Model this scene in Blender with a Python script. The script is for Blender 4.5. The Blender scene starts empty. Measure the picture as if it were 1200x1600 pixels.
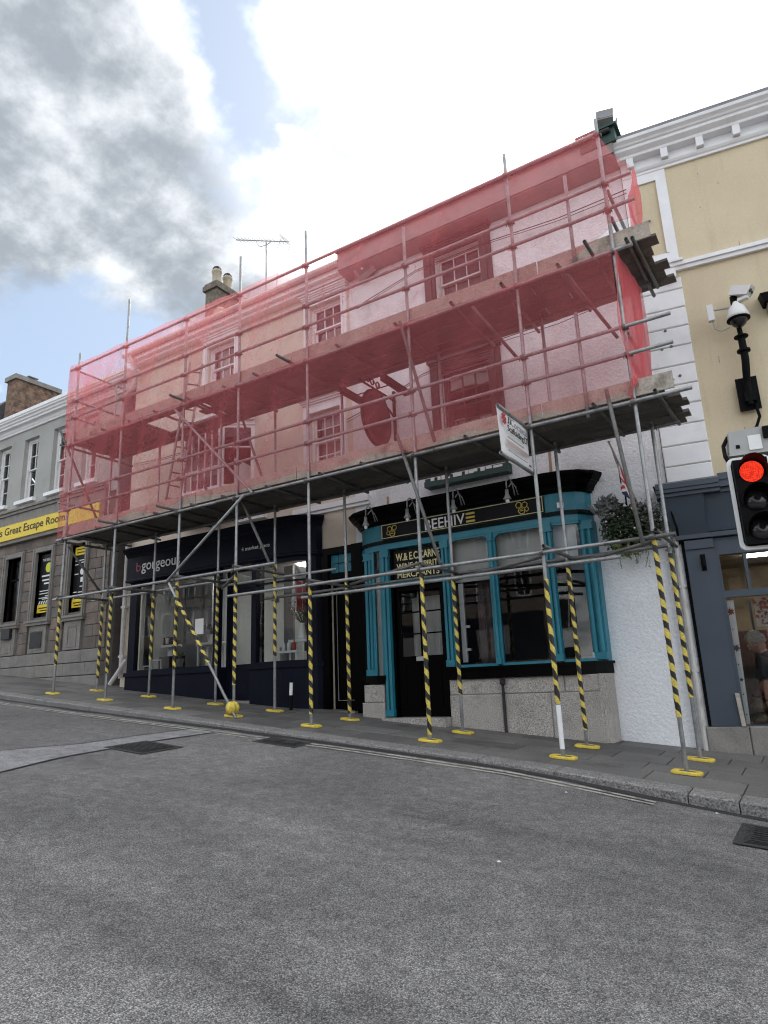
import bpy, bmesh, math, random
from mathutils import Matrix, Vector
random.seed(7)
R = math.radians
scene = bpy.context.scene
COL = scene.collection

# ------------------------------------------------------------------ camera
cam_d = bpy.data.cameras.new('camera')
cam_d.sensor_fit = 'HORIZONTAL'; cam_d.sensor_width = 36.0
cam_d.lens = 36.0 * 1053.3 / 1200.0
cam_d.clip_start = 0.05; cam_d.clip_end = 3000
cam = bpy.data.objects.new('camera', cam_d); COL.objects.link(cam)
yaw, pit, rol = R(31.988), R(14.328), R(-2.283)
_f = Vector((-math.sin(yaw)*math.cos(pit), math.cos(yaw)*math.cos(pit), math.sin(pit)))
_r = Vector((math.cos(yaw), math.sin(yaw), 0)); _u = _r.cross(_f)
_r2 = _r*math.cos(rol) + _u*math.sin(rol); _u2 = -_r*math.sin(rol) + _u*math.cos(rol)
_m = Matrix((( _r2.x,_u2.x,-_f.x,0),(_r2.y,_u2.y,-_f.y,-8.0),(_r2.z,_u2.z,-_f.z,1.5),(0,0,0,1)))
cam.matrix_world = _m
scene.camera = cam
cy = scene.cycles; cy.filter_width = 1.15; cy.adaptive_threshold = .025; cy.max_bounces = 6; cy.diffuse_bounces = 3; cy.glossy_bounces = 3; cy.transmission_bounces = 4; cy.transparent_max_bounces = 14; cy.caustics_reflective = False; cy.caustics_refractive = False
scene.render.resolution_x = 768; scene.render.resolution_y = 1024

# ------------------------------------------------------------------ sky and sun
SUN_EL, SUN_AZ = R(45), R(-14)          # azimuth from +Y towards +X
sun_v = Vector((math.sin(SUN_AZ)*math.cos(SUN_EL), math.cos(SUN_AZ)*math.cos(SUN_EL), math.sin(SUN_EL)))
wd = bpy.data.worlds.new('World'); scene.world = wd; wd.use_nodes = True
nt = wd.node_tree; nt.nodes.clear()
def N(t, **k):
    n = nt.nodes.new(t)
    for a, b in k.items(): setattr(n, a, b)
    return n
def L(a, b): nt.links.new(a, b)
sky = N('ShaderNodeTexSky'); sky.sky_type = 'NISHITA'; sky.sun_disc = False
sky.sun_elevation = SUN_EL; sky.sun_rotation = SUN_AZ
tc = N('ShaderNodeTexCoord')
nrm = N('ShaderNodeVectorMath', operation='NORMALIZE'); L(tc.outputs['Generated'], nrm.inputs[0])
dt = N('ShaderNodeVectorMath', operation='DOT_PRODUCT'); L(nrm.outputs[0], dt.inputs[0]); dt.inputs[1].default_value = sun_v
sunprox = N('ShaderNodeMapRange'); L(dt.outputs['Value'], sunprox.inputs[0])
sunprox.inputs[1].default_value = 0.89; sunprox.inputs[2].default_value = 0.99; sunprox.interpolation_type = 'SMOOTHSTEP'
# flatten the direction so cloud forms stretch towards the horizon
sep = N('ShaderNodeSeparateXYZ'); L(nrm.outputs[0], sep.inputs[0])
zz = N('ShaderNodeMath', operation='MAXIMUM'); L(sep.outputs[2], zz.inputs[0]); zz.inputs[1].default_value = 0.0
za = N('ShaderNodeMath', operation='ADD'); L(zz.outputs[0], za.inputs[0]); za.inputs[1].default_value = 0.35
dx = N('ShaderNodeMath', operation='DIVIDE'); L(sep.outputs[0], dx.inputs[0]); L(za.outputs[0], dx.inputs[1])
dy = N('ShaderNodeMath', operation='DIVIDE'); L(sep.outputs[1], dy.inputs[0]); L(za.outputs[0], dy.inputs[1])
cmb = N('ShaderNodeCombineXYZ'); L(dx.outputs[0], cmb.inputs[0]); L(dy.outputs[0], cmb.inputs[1])
def cloud_noise(scale, off, detail=7, rough=.55, dist=.4):
    mp = N('ShaderNodeMapping'); L(cmb.outputs[0], mp.inputs[0]); mp.inputs['Location'].default_value = off
    n = N('ShaderNodeTexNoise'); L(mp.outputs[0], n.inputs['Vector'])
    n.inputs['Scale'].default_value = scale; n.inputs['Detail'].default_value = detail
    n.inputs['Roughness'].default_value = rough; n.inputs['Distortion'].default_value = dist
    return n.outputs['Fac']
def mrange(src, a, b, lo=0., hi=1.):
    m = N('ShaderNodeMapRange'); m.interpolation_type = 'SMOOTHSTEP'; L(src, m.inputs[0])
    m.inputs[1].default_value = a; m.inputs[2].default_value = b; m.inputs[3].default_value = lo; m.inputs[4].default_value = hi
    return m.outputs[0]
def wmath(op, a, b):
    m = N('ShaderNodeMath', operation=op)
    for i, s in enumerate((a, b)):
        if isinstance(s, (int, float)): m.inputs[i].default_value = s
        else: L(s, m.inputs[i])
    return m.outputs[0]
def wmix(fac, a, b):
    m = N('ShaderNodeMix', data_type='RGBA'); 
    if isinstance(fac, float): m.inputs[0].default_value = fac
    else: L(fac, m.inputs[0])
    for i, s in ((6, a), (7, b)):
        if isinstance(s, tuple): m.inputs[i].default_value = s
        else: L(s, m.inputs[i])
    return m.outputs[2]
SKY_OFF1, SKY_OFF2, SKY_OFF3 = (2.6, 1.9, 0), (0.2, 6.3, 0), (1.4, 3.1, 0)
def lobe(d, c0, amp):            # one cloud bank or one gap, by its direction in the sky
    q = N('ShaderNodeVectorMath', operation='DOT_PRODUCT'); L(nrm.outputs[0], q.inputs[0]); q.inputs[1].default_value = Vector(d).normalized()
    return mrange(q.outputs['Value'], c0, 1.0, 0., amp)
def addall(x, *ls):
    for l in ls: x = wmath('ADD', x, l)
    return x
n_cov = addall(cloud_noise(2.6, SKY_OFF1, 7, .56, .0), lobe((-.61,.46,.64), .95, .22), lobe((-.72,.33,.64), .96, .12), lobe((-.40,.51,.76), .955, -.30), lobe((-.71,.48,.52), .975, -.16))
cover = mrange(n_cov, .43, .56)          # where there is cloud at all
n_thk = addall(cloud_noise(2.9, SKY_OFF2, 7, .55, .0), lobe((-.62,.46,.64), .95, .27), lobe((-.72,.33,.64), .95, .25))
thick = mrange(n_thk, .38, .74)          # thick, grey bellied cloud
wisp = cloud_noise(7.0, SKY_OFF3, 6, .6, .0)
thick = wmath('MULTIPLY', thick, mrange(wisp, .25, .60, .72, 1.))
skys = N('ShaderNodeVectorMath', operation='SCALE'); L(sky.outputs[0], skys.inputs[0]); skys.inputs['Scale'].default_value = 0.055
cl_lit = wmix(sunprox.outputs[0], (1.12, 1.13, 1.14, 1), (2.2, 2.2, 2.2, 1))
cl_dark = wmix(sunprox.outputs[0], (.165, .185, .207, 1), (1.3, 1.3, 1.3, 1))
cl = wmix(thick, cl_lit, cl_dark)
cv = wmath('MAXIMUM', cover, mrange(wmath('ADD', dt.outputs['Value'], wmath('MULTIPLY', wmath('SUBTRACT', cloud_noise(3.4, (9.1,2.2,0), 6, .6, .3), .5), .34)), .91, 1.01))
hazy = wmix(.45, skys.outputs[0], (.30, .365, .44, 1))
col = wmix(cv, hazy, cl)
bg = N('ShaderNodeBackground'); L(col, bg.inputs[0]); bg.inputs[1].default_value = 1.0
wo = N('ShaderNodeOutputWorld'); L(bg.outputs[0], wo.inputs[0])

sd = bpy.data.lights.new('sun', 'SUN'); sd.energy = 1.5; sd.angle = R(18); sd.color = (1, .97, .92)
sun = bpy.data.objects.new('sun', sd); COL.objects.link(sun)
sun.rotation_euler = (-sun_v).to_track_quat('-Z', 'Y').to_euler()
vs = scene.view_settings
vs.view_transform = 'Standard'; vs.look = 'None'; vs.gamma = 1; vs.exposure = 1.38; vs.use_curve_mapping = False

# ------------------------------------------------------------------ materials
MATS = {}
def mat(name, col, rough=.6, metal=0., var=.12, vs=2.0, fine=0., fs=90., bump=0., bs=120., stain=None, st=(.55, .72), ss=1.2, spec=.5, coat=0., streak=False):
    m = bpy.data.materials.new(name); m.use_nodes = True
    t = m.node_tree; t.nodes.clear()
    def n(ty, **k):
        x = t.nodes.new(ty)
        for a, b in k.items(): setattr(x, a, b)
        return x
    lk = t.links.new
    out = n('ShaderNodeOutputMaterial'); b = n('ShaderNodeBsdfPrincipled'); lk(b.outputs[0], out.inputs[0])
    b.inputs['Roughness'].default_value = rough; b.inputs['Metallic'].default_value = metal
    b.inputs['Specular IOR Level'].default_value = spec
    if coat: b.inputs['Coat Weight'].default_value = coat; b.inputs['Coat Roughness'].default_value = .15
    g = n('ShaderNodeNewGeometry')
    def noise(sc, det=5, ro=.6, vec=None):
        q = n('ShaderNodeTexNoise'); lk(vec or g.outputs['Position'], q.inputs['Vector'])
        q.inputs['Scale'].default_value = sc; q.inputs['Detail'].default_value = det; q.inputs['Roughness'].default_value = ro
        return q.outputs['Fac']
    def mr(src, a, bb, lo, hi):
        q = n('ShaderNodeMapRange'); lk(src, q.inputs[0])
        q.inputs[1].default_value = a; q.inputs[2].default_value = bb; q.inputs[3].default_value = lo; q.inputs[4].default_value = hi
        return q.outputs[0]
    def mul(c, f):
        q = n('ShaderNodeVectorMath', operation='SCALE'); lk(c, q.inputs[0]); lk(f, q.inputs['Scale']); return q.outputs[0]
    rgb = n('ShaderNodeRGB'); rgb.outputs[0].default_value = (*col, 1); c = rgb.outputs[0]
    if var: c = mul(c, mr(noise(vs), .3, .7, 1-var, 1+var))
    if stain:
        vec = None
        if streak:
            mp = n('ShaderNodeMapping'); lk(g.outputs['Position'], mp.inputs[0]); mp.inputs['Scale'].default_value = (4, 4, .35); vec = mp.outputs[0]
        q = n('ShaderNodeMix', data_type='RGBA'); lk(mr(noise(ss, 8, .65, vec), st[0], st[1], 0, 1), q.inputs[0])
        lk(c, q.inputs[6]); q.inputs[7].default_value = (*stain, 1); c = q.outputs[2]
    if fine: c = mul(c, mr(noise(fs, 3, .7), .3, .7, 1-fine, 1+fine))
    lk(c, b.inputs['Base Color'])
    if bump:
        bn = n('ShaderNodeBump'); bn.inputs['Strength'].default_value = min(1, bump); bn.inputs['Distance'].default_value = .012*max(1, bump)
        lk(noise(bs, 4, .6), bn.inputs['Height']); lk(bn.outputs[0], b.inputs['Normal'])
    MATS[name] = m
    return m
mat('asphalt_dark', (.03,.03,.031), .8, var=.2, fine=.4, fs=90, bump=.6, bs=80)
mat('iron', (.035,.035,.036), .6, .4, var=.3, fine=.3, bump=.5, bs=60)
mat('slab', (.13,.124,.116), .8, var=.18, vs=1.6, fine=.25, fs=60, bump=.25, bs=60, stain=(.06,.058,.055), st=(.55,.75), ss=2.5)
mat('slab_b', (.105,.10,.094), .8, var=.18, vs=1.6, fine=.25, fs=60, bump=.25, bs=60, stain=(.055,.052,.05), st=(.52,.75), ss=2.1)
mat('slab_c', (.15,.143,.134), .8, var=.18, vs=1.6, fine=.25, fs=60, bump=.25, bs=60, stain=(.07,.066,.062), st=(.58,.78), ss=2.3)
mat('joint', (.035,.033,.03), .9, bump=.4)
mat('granite_kerb', (.205,.198,.188), .8, var=.22, vs=3, fine=.8, fs=55, bump=.7, bs=45, stain=(.08,.076,.07), st=(.56,.75), ss=3)
mat('granite', (.40,.372,.34), .8, var=.14, vs=2.2, fine=.85, fs=85, bump=.5, bs=60, stain=(.16,.12,.09), st=(.60,.80), ss=2.2)
mat('yellow_line', (.40,.385,.325), .8, var=.25, vs=5, fine=.5, fs=60, stain=(.17,.165,.155), st=(.46,.62), ss=9)
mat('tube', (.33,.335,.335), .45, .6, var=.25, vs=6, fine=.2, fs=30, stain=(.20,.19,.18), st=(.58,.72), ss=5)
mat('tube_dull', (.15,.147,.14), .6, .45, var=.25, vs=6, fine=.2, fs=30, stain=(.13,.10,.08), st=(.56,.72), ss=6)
mat('fitting', (.19,.18,.17), .55, .7, var=.3, vs=20)
mat('deck_wood', (.135,.12,.102), .85, var=.25, vs=2.5, fine=.3, fs=40, bump=.3, bs=50, stain=(.07,.065,.055), st=(.5,.7), ss=4)
mat('deck_wood_b', (.105,.097,.086), .85, var=.25, vs=2.5, fine=.3, fs=40, bump=.3, bs=50, stain=(.09,.08,.07), st=(.5,.7), ss=4)
mat('toe_wood', (.43,.39,.33), .8, var=.2, vs=2.5, fine=.25, fs=40, bump=.3, bs=50, stain=(.22,.19,.15), st=(.54,.7), ss=4)
mat('yellow_plastic', (.72,.54,.07), .55, var=.18, vs=8, stain=(.30,.25,.14), st=(.56,.72), ss=9, fine=.15, fs=60)
mat('white_paint', (.86,.86,.865), .5, var=.06, vs=3, stain=(.66,.65,.63), st=(.60,.82), ss=2.5, bump=.08, bs=60)
mat('white_upvc', (.80,.80,.79), .35, var=.04)
mat('pub_render', (.90,.915,.945), .85, var=.06, vs=1.3, fine=.10, fs=30, bump=1.5, bs=24, stain=(.62,.61,.60), st=(.57,.80), ss=1.1)
mat('pub_render_up', (.84,.84,.85), .85, var=.09, vs=1.5, fine=.14, fs=30, bump=1.5, bs=24, stain=(.55,.54,.535), st=(.54,.78), ss=1.6)
mat('sand_render', (.70,.615,.51), .85, var=.08, vs=1.2, fine=.08, fs=50, bump=.35, bs=60, stain=(.55,.47,.38), st=(.55,.78), ss=1.0)
mat('grey_render', (.40,.40,.375), .9, var=.08, vs=1.4, fine=.15, fs=60, bump=.6, bs=70, stain=(.30,.30,.28), st=(.55,.78), ss=1.2)
mat('cream_render', (.66,.56,.385), .85, var=.06, vs=.9, fine=.04, fs=30, bump=.15, bs=45, stain=(.57,.475,.32), st=(.56,.80), ss=1.6, streak=True)
for i, c in enumerate([(.185,.148,.124),(.15,.125,.108),(.215,.175,.148),(.17,.150,.134)]):
    mat('ashlar%d'%i, c, .85, var=.22, vs=4, fine=.3, fs=60, bump=.5, bs=50, stain=(.10,.09,.083), st=(.56,.76), ss=2.4)
mat('mortar', (.16,.15,.135), .95, bump=.4)
mat('stone_trim', (.245,.23,.21), .85, var=.16, vs=4, fine=.25, fs=60, bump=.35, bs=60, stain=(.17,.16,.15), st=(.55,.75), ss=3)
mat('slate', (.075,.08,.09), .7, var=.3, vs=5, bump=.4)
mat('lead', (.20,.205,.21), .6, .2, var=.2, vs=4)
mat('brick', (.22,.12,.085), .9, var=.35, vs=9, fine=.35, fs=40, bump=.6)
mat('rubble', (.17,.14,.11), .9, var=.45, vs=7, fine=.4, fs=25, bump=1.5, bs=12)
mat('pot', (.42,.36,.27), .85, var=.2, vs=5)
mat('navy', (.0085,.010,.019), .40, var=.15, vs=2, stain=(.016,.017,.026), st=(.6,.8), spec=.08)
mat('black_gloss', (.0012,.0012,.0015), .22, var=.1, spec=.08)
mat('black_matt', (.006,.006,.0065), .6, var=.2, spec=.08)
mat('teal', (.012,.185,.255), .42, var=.10, vs=3, stain=(.02,.12,.17), st=(.60,.8), ss=3)
mat('green_paint', (.010,.045,.035), .5, var=.3)
mat('shop_grey', (.050,.066,.090), .45, var=.10, vs=2, stain=(.085,.10,.12), st=(.62,.8), ss=3)
mat('brown_paint', (.032,.020,.018), .55, var=.15, vs=3)
mat('eave_brown', (.27,.22,.21), .7, var=.2, vs=3)
mat('gold', (.62,.47,.10), .45, .2, var=.15, vs=10)
mat('gold_pale', (.75,.66,.32), .5, var=.2, vs=12)
mat('letter_white', (.82,.82,.80), .5, var=.03)
mat('letter_black', (.012,.012,.012), .6, var=0)
mat('letter_grey', (.30,.31,.33), .6, var=0)
mat('letter_red', (.45,.03,.05), .6, var=0)
mat('letter_pinkgrey', (.52,.40,.38), .6, var=.1)
mat('magenta', (.33,.03,.10), .5, var=.05)
mat('sign_yellow', (.82,.60,.035), .5, var=.06, vs=2)
mat('sign_orange', (.82,.40,.02), .5, var=.06, vs=2)
mat('lime', (.66,.70,.05), .6, var=.1)
mat('vinyl_black', (.010,.010,.012), .3, var=.1, spec=.08)
mat('room_pale', (.60,.62,.61), .8, var=.08)
mat('room_grey', (.22,.22,.22), .8, var=.1)
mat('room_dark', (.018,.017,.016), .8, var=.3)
mat('room_brown', (.15,.11,.055), .8, var=.5, vs=2.5)
mat('curtain', (.62,.60,.58), .9, var=.15, vs=4)
mat('curtain_dark', (.14,.10,.10), .9, var=.3, vs=4)
mat('blind', (.60,.60,.58), .8, var=.05)
mat('cctv_white', (.74,.74,.73), .4, var=.05)
mat('metal_grey', (.36,.36,.35), .5, .3, var=.12)
mat('smoke_glass', (.02,.02,.022), .1, var=0)
mat('rust', (.40,.27,.17), .9, var=.3, vs=20)
mat('leaf_a', (.05,.085,.028), .6, var=.5, vs=30)
mat('leaf_b', (.028,.045,.02), .6, var=.5, vs=30)
mat('leaf_silver', (.20,.21,.20), .7, var=.3, vs=30)
mat('leaf_lime', (.20,.22,.06), .6, var=.4, vs=30)
mat('petal', (.7,.68,.66), .7, var=.1)
mat('maple', (.24,.05,.015), .7, var=.5, vs=25)
mat('skin', (.50,.26,.19), .55, var=.1, vs=12)
mat('hair_grey', (.30,.27,.245), .8, var=.45, vs=60, bump=.8, bs=150)
mat('shirt_navy', (.010,.012,.022), .85, var=.2, vs=10)
mat('trouser', (.03,.028,.03), .85, var=.2)
mat('pottery', (.10,.07,.04), .4, var=.4, vs=15)
mat('red_cloth', (.40,.035,.04), .8, var=.3, vs=14)
mat('maroon', (.10,.018,.02), .8, var=.3, vs=6)
mat('gutter_white', (.55,.53,.51), .5, var=.12, vs=3, stain=(.36,.33,.30), st=(.55,.75), ss=4)

def raw(name):
    m = bpy.data.materials.new(name); m.use_nodes = True; t = m.node_tree; t.nodes.clear(); MATS[name] = m
    def n(ty, **k):
        x = t.nodes.new(ty)
        for a, b in k.items(): setattr(x, a, b)
        return x
    return n, t.links.new
def vmath(n, lk, op, a, b=None):
    q = n('ShaderNodeMath', operation=op)
    for i, s in enumerate((a, b)):
        if s is None: continue
        if isinstance(s, (int, float)): q.inputs[i].default_value = s
        else: lk(s, q.inputs[i])
    return q.outputs[0]
# road surface: pale and dark chippings bedded in tar
def asphalt(name, lo, hi, tint, worn):
    n, lk = raw(name)
    g = n('ShaderNodeNewGeometry')
    vo = n('ShaderNodeTexVoronoi'); lk(g.outputs['Position'], vo.inputs['Vector']); vo.inputs['Scale'].default_value = 145
    sp = n('ShaderNodeSeparateColor'); lk(vo.outputs['Color'], sp.inputs[0])
    def no(sc, d=5):
        q = n('ShaderNodeTexNoise'); lk(g.outputs['Position'], q.inputs['Vector']); q.inputs['Scale'].default_value = sc; q.inputs['Detail'].default_value = d; return q.outputs['Fac']
    def mr(src, a, b, c, d):
        q = n('ShaderNodeMapRange'); lk(src, q.inputs[0])
        for k, v in enumerate((a, b, c, d)): q.inputs[1+k].default_value = v
        return q.outputs[0]
    chip = mr(vmath(n, lk, 'POWER', sp.outputs[0], 1.8), 0, 1, lo, hi)
    gap = mr(vo.outputs['Distance'], .45, .75, 1., .35)
    big = mr(no(.7), .3, .7, .82, 1.18); mid = mr(no(9), .3, .7, .8, 1.2); wear = mr(no(.45, 7), .56, .72, 1., worn)
    v = chip
    mpg = n('ShaderNodeMapping'); lk(g.outputs['Position'], mpg.inputs[0]); mpg.inputs['Scale'].default_value = (.10, .75, .2); mpg.inputs['Rotation'].default_value = (0, 0, .06)
    tr_ = n('ShaderNodeTexNoise'); lk(mpg.outputs[0], tr_.inputs['Vector']); tr_.inputs['Scale'].default_value = 1.6; tr_.inputs['Detail'].default_value = 5
    track = mr(tr_.outputs['Fac'], .42, .66, 1.06, .74)
    for q in (gap, big, mid, wear, track): v = vmath(n, lk, 'MULTIPLY', v, q)
    c = n('ShaderNodeVectorMath', operation='SCALE'); c.inputs[0].default_value = tint; lk(v, c.inputs['Scale'])
    b = n('ShaderNodeBsdfPrincipled'); lk(c.outputs[0], b.inputs['Base Color']); b.inputs['Roughness'].default_value = .8; b.inputs['Specular IOR Level'].default_value = .3
    bp = n('ShaderNodeBump'); bp.inputs['Strength'].default_value = .55; bp.inputs['Distance'].default_value = .005; lk(gap, bp.inputs['Height']); lk(bp.outputs[0], b.inputs['Normal'])
    o = n('ShaderNodeOutputMaterial'); lk(b.outputs[0], o.inputs[0])
asphalt('asphalt', .125, .355, (1.0, .972, .93), .78)
asphalt('asphalt_patch', .22, .48, (1.0, 1.0, 1.0), .85)
# window glass: clear pane with its real mirror share
def glass(name, tint, wob):
    n, lk = raw(name)
    fr = n('ShaderNodeFresnel'); fr.inputs[0].default_value = 1.55
    tr = n('ShaderNodeBsdfTransparent'); tr.inputs[0].default_value = (*tint, 1)
    gl = n('ShaderNodeBsdfGlossy'); gl.inputs['Roughness'].default_value = .015
    g = n('ShaderNodeNewGeometry'); no = n('ShaderNodeTexNoise'); lk(g.outputs['Position'], no.inputs['Vector']); no.inputs['Scale'].default_value = 1.6; no.inputs['Detail'].default_value = 1
    bp = n('ShaderNodeBump'); bp.inputs['Strength'].default_value = wob; bp.inputs['Distance'].default_value = .05; lk(no.outputs['Fac'], bp.inputs['Height']); lk(bp.outputs[0], gl.inputs['Normal'])
    f2 = vmath(n, lk, 'MINIMUM', vmath(n, lk, 'MULTIPLY', fr.outputs[0], 1.25), 1.0)   # two faces of the pane
    mx = n('ShaderNodeMixShader'); lk(f2, mx.inputs[0]); lk(tr.outputs[0], mx.inputs[1]); lk(gl.outputs[0], mx.inputs[2])
    o = n('ShaderNodeOutputMaterial'); lk(mx.outputs[0], o.inputs[0])
glass('glass', (.90,.92,.92), .03)
glass('old_glass', (.80,.82,.82), .35)
# debris netting: open weave, so partly see-through, the threads lit from both sides
def netting(name, cover):
    n, lk = raw(name)
    tr = n('ShaderNodeBsdfTransparent'); tr.inputs[0].default_value = (1,1,1,1)
    df = n('ShaderNodeBsdfDiffuse'); df.inputs[0].default_value = (.90,.23,.25,1)
    tl = n('ShaderNodeBsdfTranslucent'); tl.inputs[0].default_value = (.94,.24,.255,1)
    th = n('ShaderNodeMixShader'); th.inputs[0].default_value = .55; lk(df.outputs[0], th.inputs[1]); lk(tl.outputs[0], th.inputs[2])
    g = n('ShaderNodeNewGeometry')
    no = n('ShaderNodeTexNoise'); lk(g.outputs['Position'], no.inputs['Vector']); no.inputs['Scale'].default_value = 5.0; no.inputs['Detail'].default_value = 9; no.inputs['Roughness'].default_value = .75; no.inputs['Distortion'].default_value = .8
    mr = n('ShaderNodeMapRange'); lk(no.outputs['Fac'], mr.inputs[0]); mr.inputs[1].default_value=.3; mr.inputs[2].default_value=.7; mr.inputs[3].default_value = cover*.78; mr.inputs[4].default_value = cover*1.22
    # seen at a slant the weave closes up
    dp = n('ShaderNodeVectorMath', operation='DOT_PRODUCT'); lk(g.outputs['Incoming'], dp.inputs[0]); lk(g.outputs['Normal'], dp.inputs[1])
    ab = vmath(n, lk, 'MAXIMUM', vmath(n, lk, 'ABSOLUTE', dp.outputs['Value']), .18)
    op = vmath(n, lk, 'POWER', vmath(n, lk, 'SUBTRACT', 1.0, mr.outputs[0]), vmath(n, lk, 'DIVIDE', .72, ab))
    mx = n('ShaderNodeMixShader'); lk(op, mx.inputs[0]); lk(th.outputs[0], mx.inputs[1]); lk(tr.outputs[0], mx.inputs[2])
    o = n('ShaderNodeOutputMaterial'); lk(mx.outputs[0], o.inputs[0])
netting('net_red', .35)
# hazard tape wound round a tube whose axis is the object's own Z
def tape_mat():
    n, lk = raw('hazard_tape')
    tcn = n('ShaderNodeTexCoord'); s = n('ShaderNodeSeparateXYZ'); lk(tcn.outputs['Object'], s.inputs[0])
    no = n('ShaderNodeTexNoise'); lk(tcn.outputs['Object'], no.inputs['Vector']); no.inputs['Scale'].default_value = 7; no.inputs['Detail'].default_value = 3
    an = vmath(n, lk, 'DIVIDE', vmath(n, lk, 'ARCTAN2', s.outputs[1], s.outputs[0]), 6.28318)
    oi = n('ShaderNodeObjectInfo'); z = vmath(n, lk, 'MULTIPLY', s.outputs[2], vmath(n, lk, 'ADD', 4.7, vmath(n, lk, 'MULTIPLY', oi.outputs['Random'], 1.6)))
    w = vmath(n, lk, 'ADD', vmath(n, lk, 'ADD', z, an), vmath(n, lk, 'MULTIPLY', no.outputs['Fac'], .9))
    fr = vmath(n, lk, 'FRACT', w)
    st = vmath(n, lk, 'GREATER_THAN', fr, vmath(n, lk, 'ADD', .38, vmath(n, lk, 'MULTIPLY', no.outputs['Fac'], .2)))
    mx = n('ShaderNodeMix', data_type='RGBA'); lk(st, mx.inputs[0]); mx.inputs[6].default_value = (.74,.58,.11,1); mx.inputs[7].default_value = (.012,.011,.010,1)
    n2 = n('ShaderNodeTexNoise'); lk(tcn.outputs['Object'], n2.inputs['Vector']); n2.inputs['Scale'].default_value = 40
    mr = n('ShaderNodeMapRange'); lk(n2.outputs['Fac'], mr.inputs[0]); mr.inputs[1].default_value=.3; mr.inputs[2].default_value=.7; mr.inputs[3].default_value=.7; mr.inputs[4].default_value=1.1
    sc = n('ShaderNodeVectorMath', operation='SCALE'); lk(mx.outputs[2], sc.inputs[0]); lk(mr.outputs[0], sc.inputs['Scale'])
    b = n('ShaderNodeBsdfPrincipled'); lk(sc.outputs[0], b.inputs['Base Color']); b.inputs['Roughness'].default_value = .4
    bp = n('ShaderNodeBump'); bp.inputs['Strength'].default_value = .6; bp.inputs['Distance'].default_value = .006; lk(n2.outputs['Fac'], bp.inputs['Height']); lk(bp.outputs[0], b.inputs['Normal'])
    o = n('ShaderNodeOutputMaterial'); lk(b.outputs[0], o.inputs[0])
tape_mat()
n, lk = raw('banner')
_d = n('ShaderNodeBsdfDiffuse'); _d.inputs[0].default_value = (.88,.88,.87,1); _t = n('ShaderNodeBsdfTranslucent'); _t.inputs[0].default_value = (.85,.85,.84,1)
_x = n('ShaderNodeMixShader'); _x.inputs[0].default_value = .4; lk(_d.outputs[0], _x.inputs[1]); lk(_t.outputs[0], _x.inputs[2]); _o = n('ShaderNodeOutputMaterial'); lk(_x.outputs[0], _o.inputs[0])
def emit(name, col, s):
    n, lk = raw(name); e = n('ShaderNodeEmission'); e.inputs[0].default_value = (*col, 1); e.inputs[1].default_value = s
    o = n('ShaderNodeOutputMaterial'); lk(e.outputs[0], o.inputs[0])
n, lk = raw('lamp_red')
_g = n('ShaderNodeNewGeometry'); _v = n('ShaderNodeTexVoronoi'); lk(_g.outputs['Position'], _v.inputs['Vector']); _v.inputs['Scale'].default_value = 62; _v.inputs['Randomness'].default_value = .35
_mr = n('ShaderNodeMapRange'); lk(_v.outputs['Distance'], _mr.inputs[0]); _mr.inputs[1].default_value = .1; _mr.inputs[2].default_value = .6; _mr.inputs[3].default_value = .62; _mr.inputs[4].default_value = .26
_e = n('ShaderNodeEmission'); _e.inputs[0].default_value = (1.0,.05,.022,1); lk(_mr.outputs[0], _e.inputs[1]); _o = n('ShaderNodeOutputMaterial'); lk(_e.outputs[0], _o.inputs[0])
emit('lamp_white', (1,.97,.92), 8.0)
# brick stack of a far chimney, too small to build brick by brick
def brick_mat(name, c1, c2, mo):
    n, lk = raw(name)
    g = n('ShaderNodeNewGeometry'); s = n('ShaderNodeSeparateXYZ'); lk(g.outputs['Position'], s.inputs[0])
    c = n('ShaderNodeCombineXYZ'); lk(vmath(n, lk, 'ADD', s.outputs[0], s.outputs[1]), c.inputs[0]); lk(s.outputs[2], c.inputs[1])
    bt = n('ShaderNodeTexBrick'); lk(c.outputs[0], bt.inputs['Vector']); bt.inputs['Scale'].default_value = 1
    bt.inputs['Brick Width'].default_value = .225; bt.inputs['Row Height'].default_value = .075; bt.inputs['Mortar Size'].default_value = .012
    bt.inputs['Color1'].default_value = (*c1,1); bt.inputs['Color2'].default_value = (*c2,1); bt.inputs['Mortar'].default_value = (*mo,1)
    no = n('ShaderNodeTexNoise'); lk(g.outputs['Position'], no.inputs['Vector']); no.inputs['Scale'].default_value = 6; no.inputs['Detail'].default_value = 6
    mr = n('ShaderNodeMapRange'); lk(no.outputs['Fac'], mr.inputs[0]); mr.inputs[1].default_value=.3; mr.inputs[2].default_value=.7; mr.inputs[3].default_value=.4; mr.inputs[4].default_value=1.5
    sc = n('ShaderNodeVectorMath', operation='SCALE'); lk(bt.outputs['Color'], sc.inputs[0]); lk(mr.outputs[0], sc.inputs['Scale'])
    b = n('ShaderNodeBsdfPrincipled'); lk(sc.outputs[0], b.inputs['Base Color']); b.inputs['Roughness'].default_value = .9
    bp = n('ShaderNodeBump'); bp.inputs['Strength'].default_value = .6; bp.inputs['Distance'].default_value = .02; lk(bt.outputs['Fac'], bp.inputs['Height']); bp.invert = True; lk(bp.outputs[0], b.inputs['Normal'])
    o = n('ShaderNodeOutputMaterial'); lk(b.outputs[0], o.inputs[0])
brick_mat('chimney_brick', (.27,.13,.085), (.20,.13,.075), (.12,.11,.09))
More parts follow.
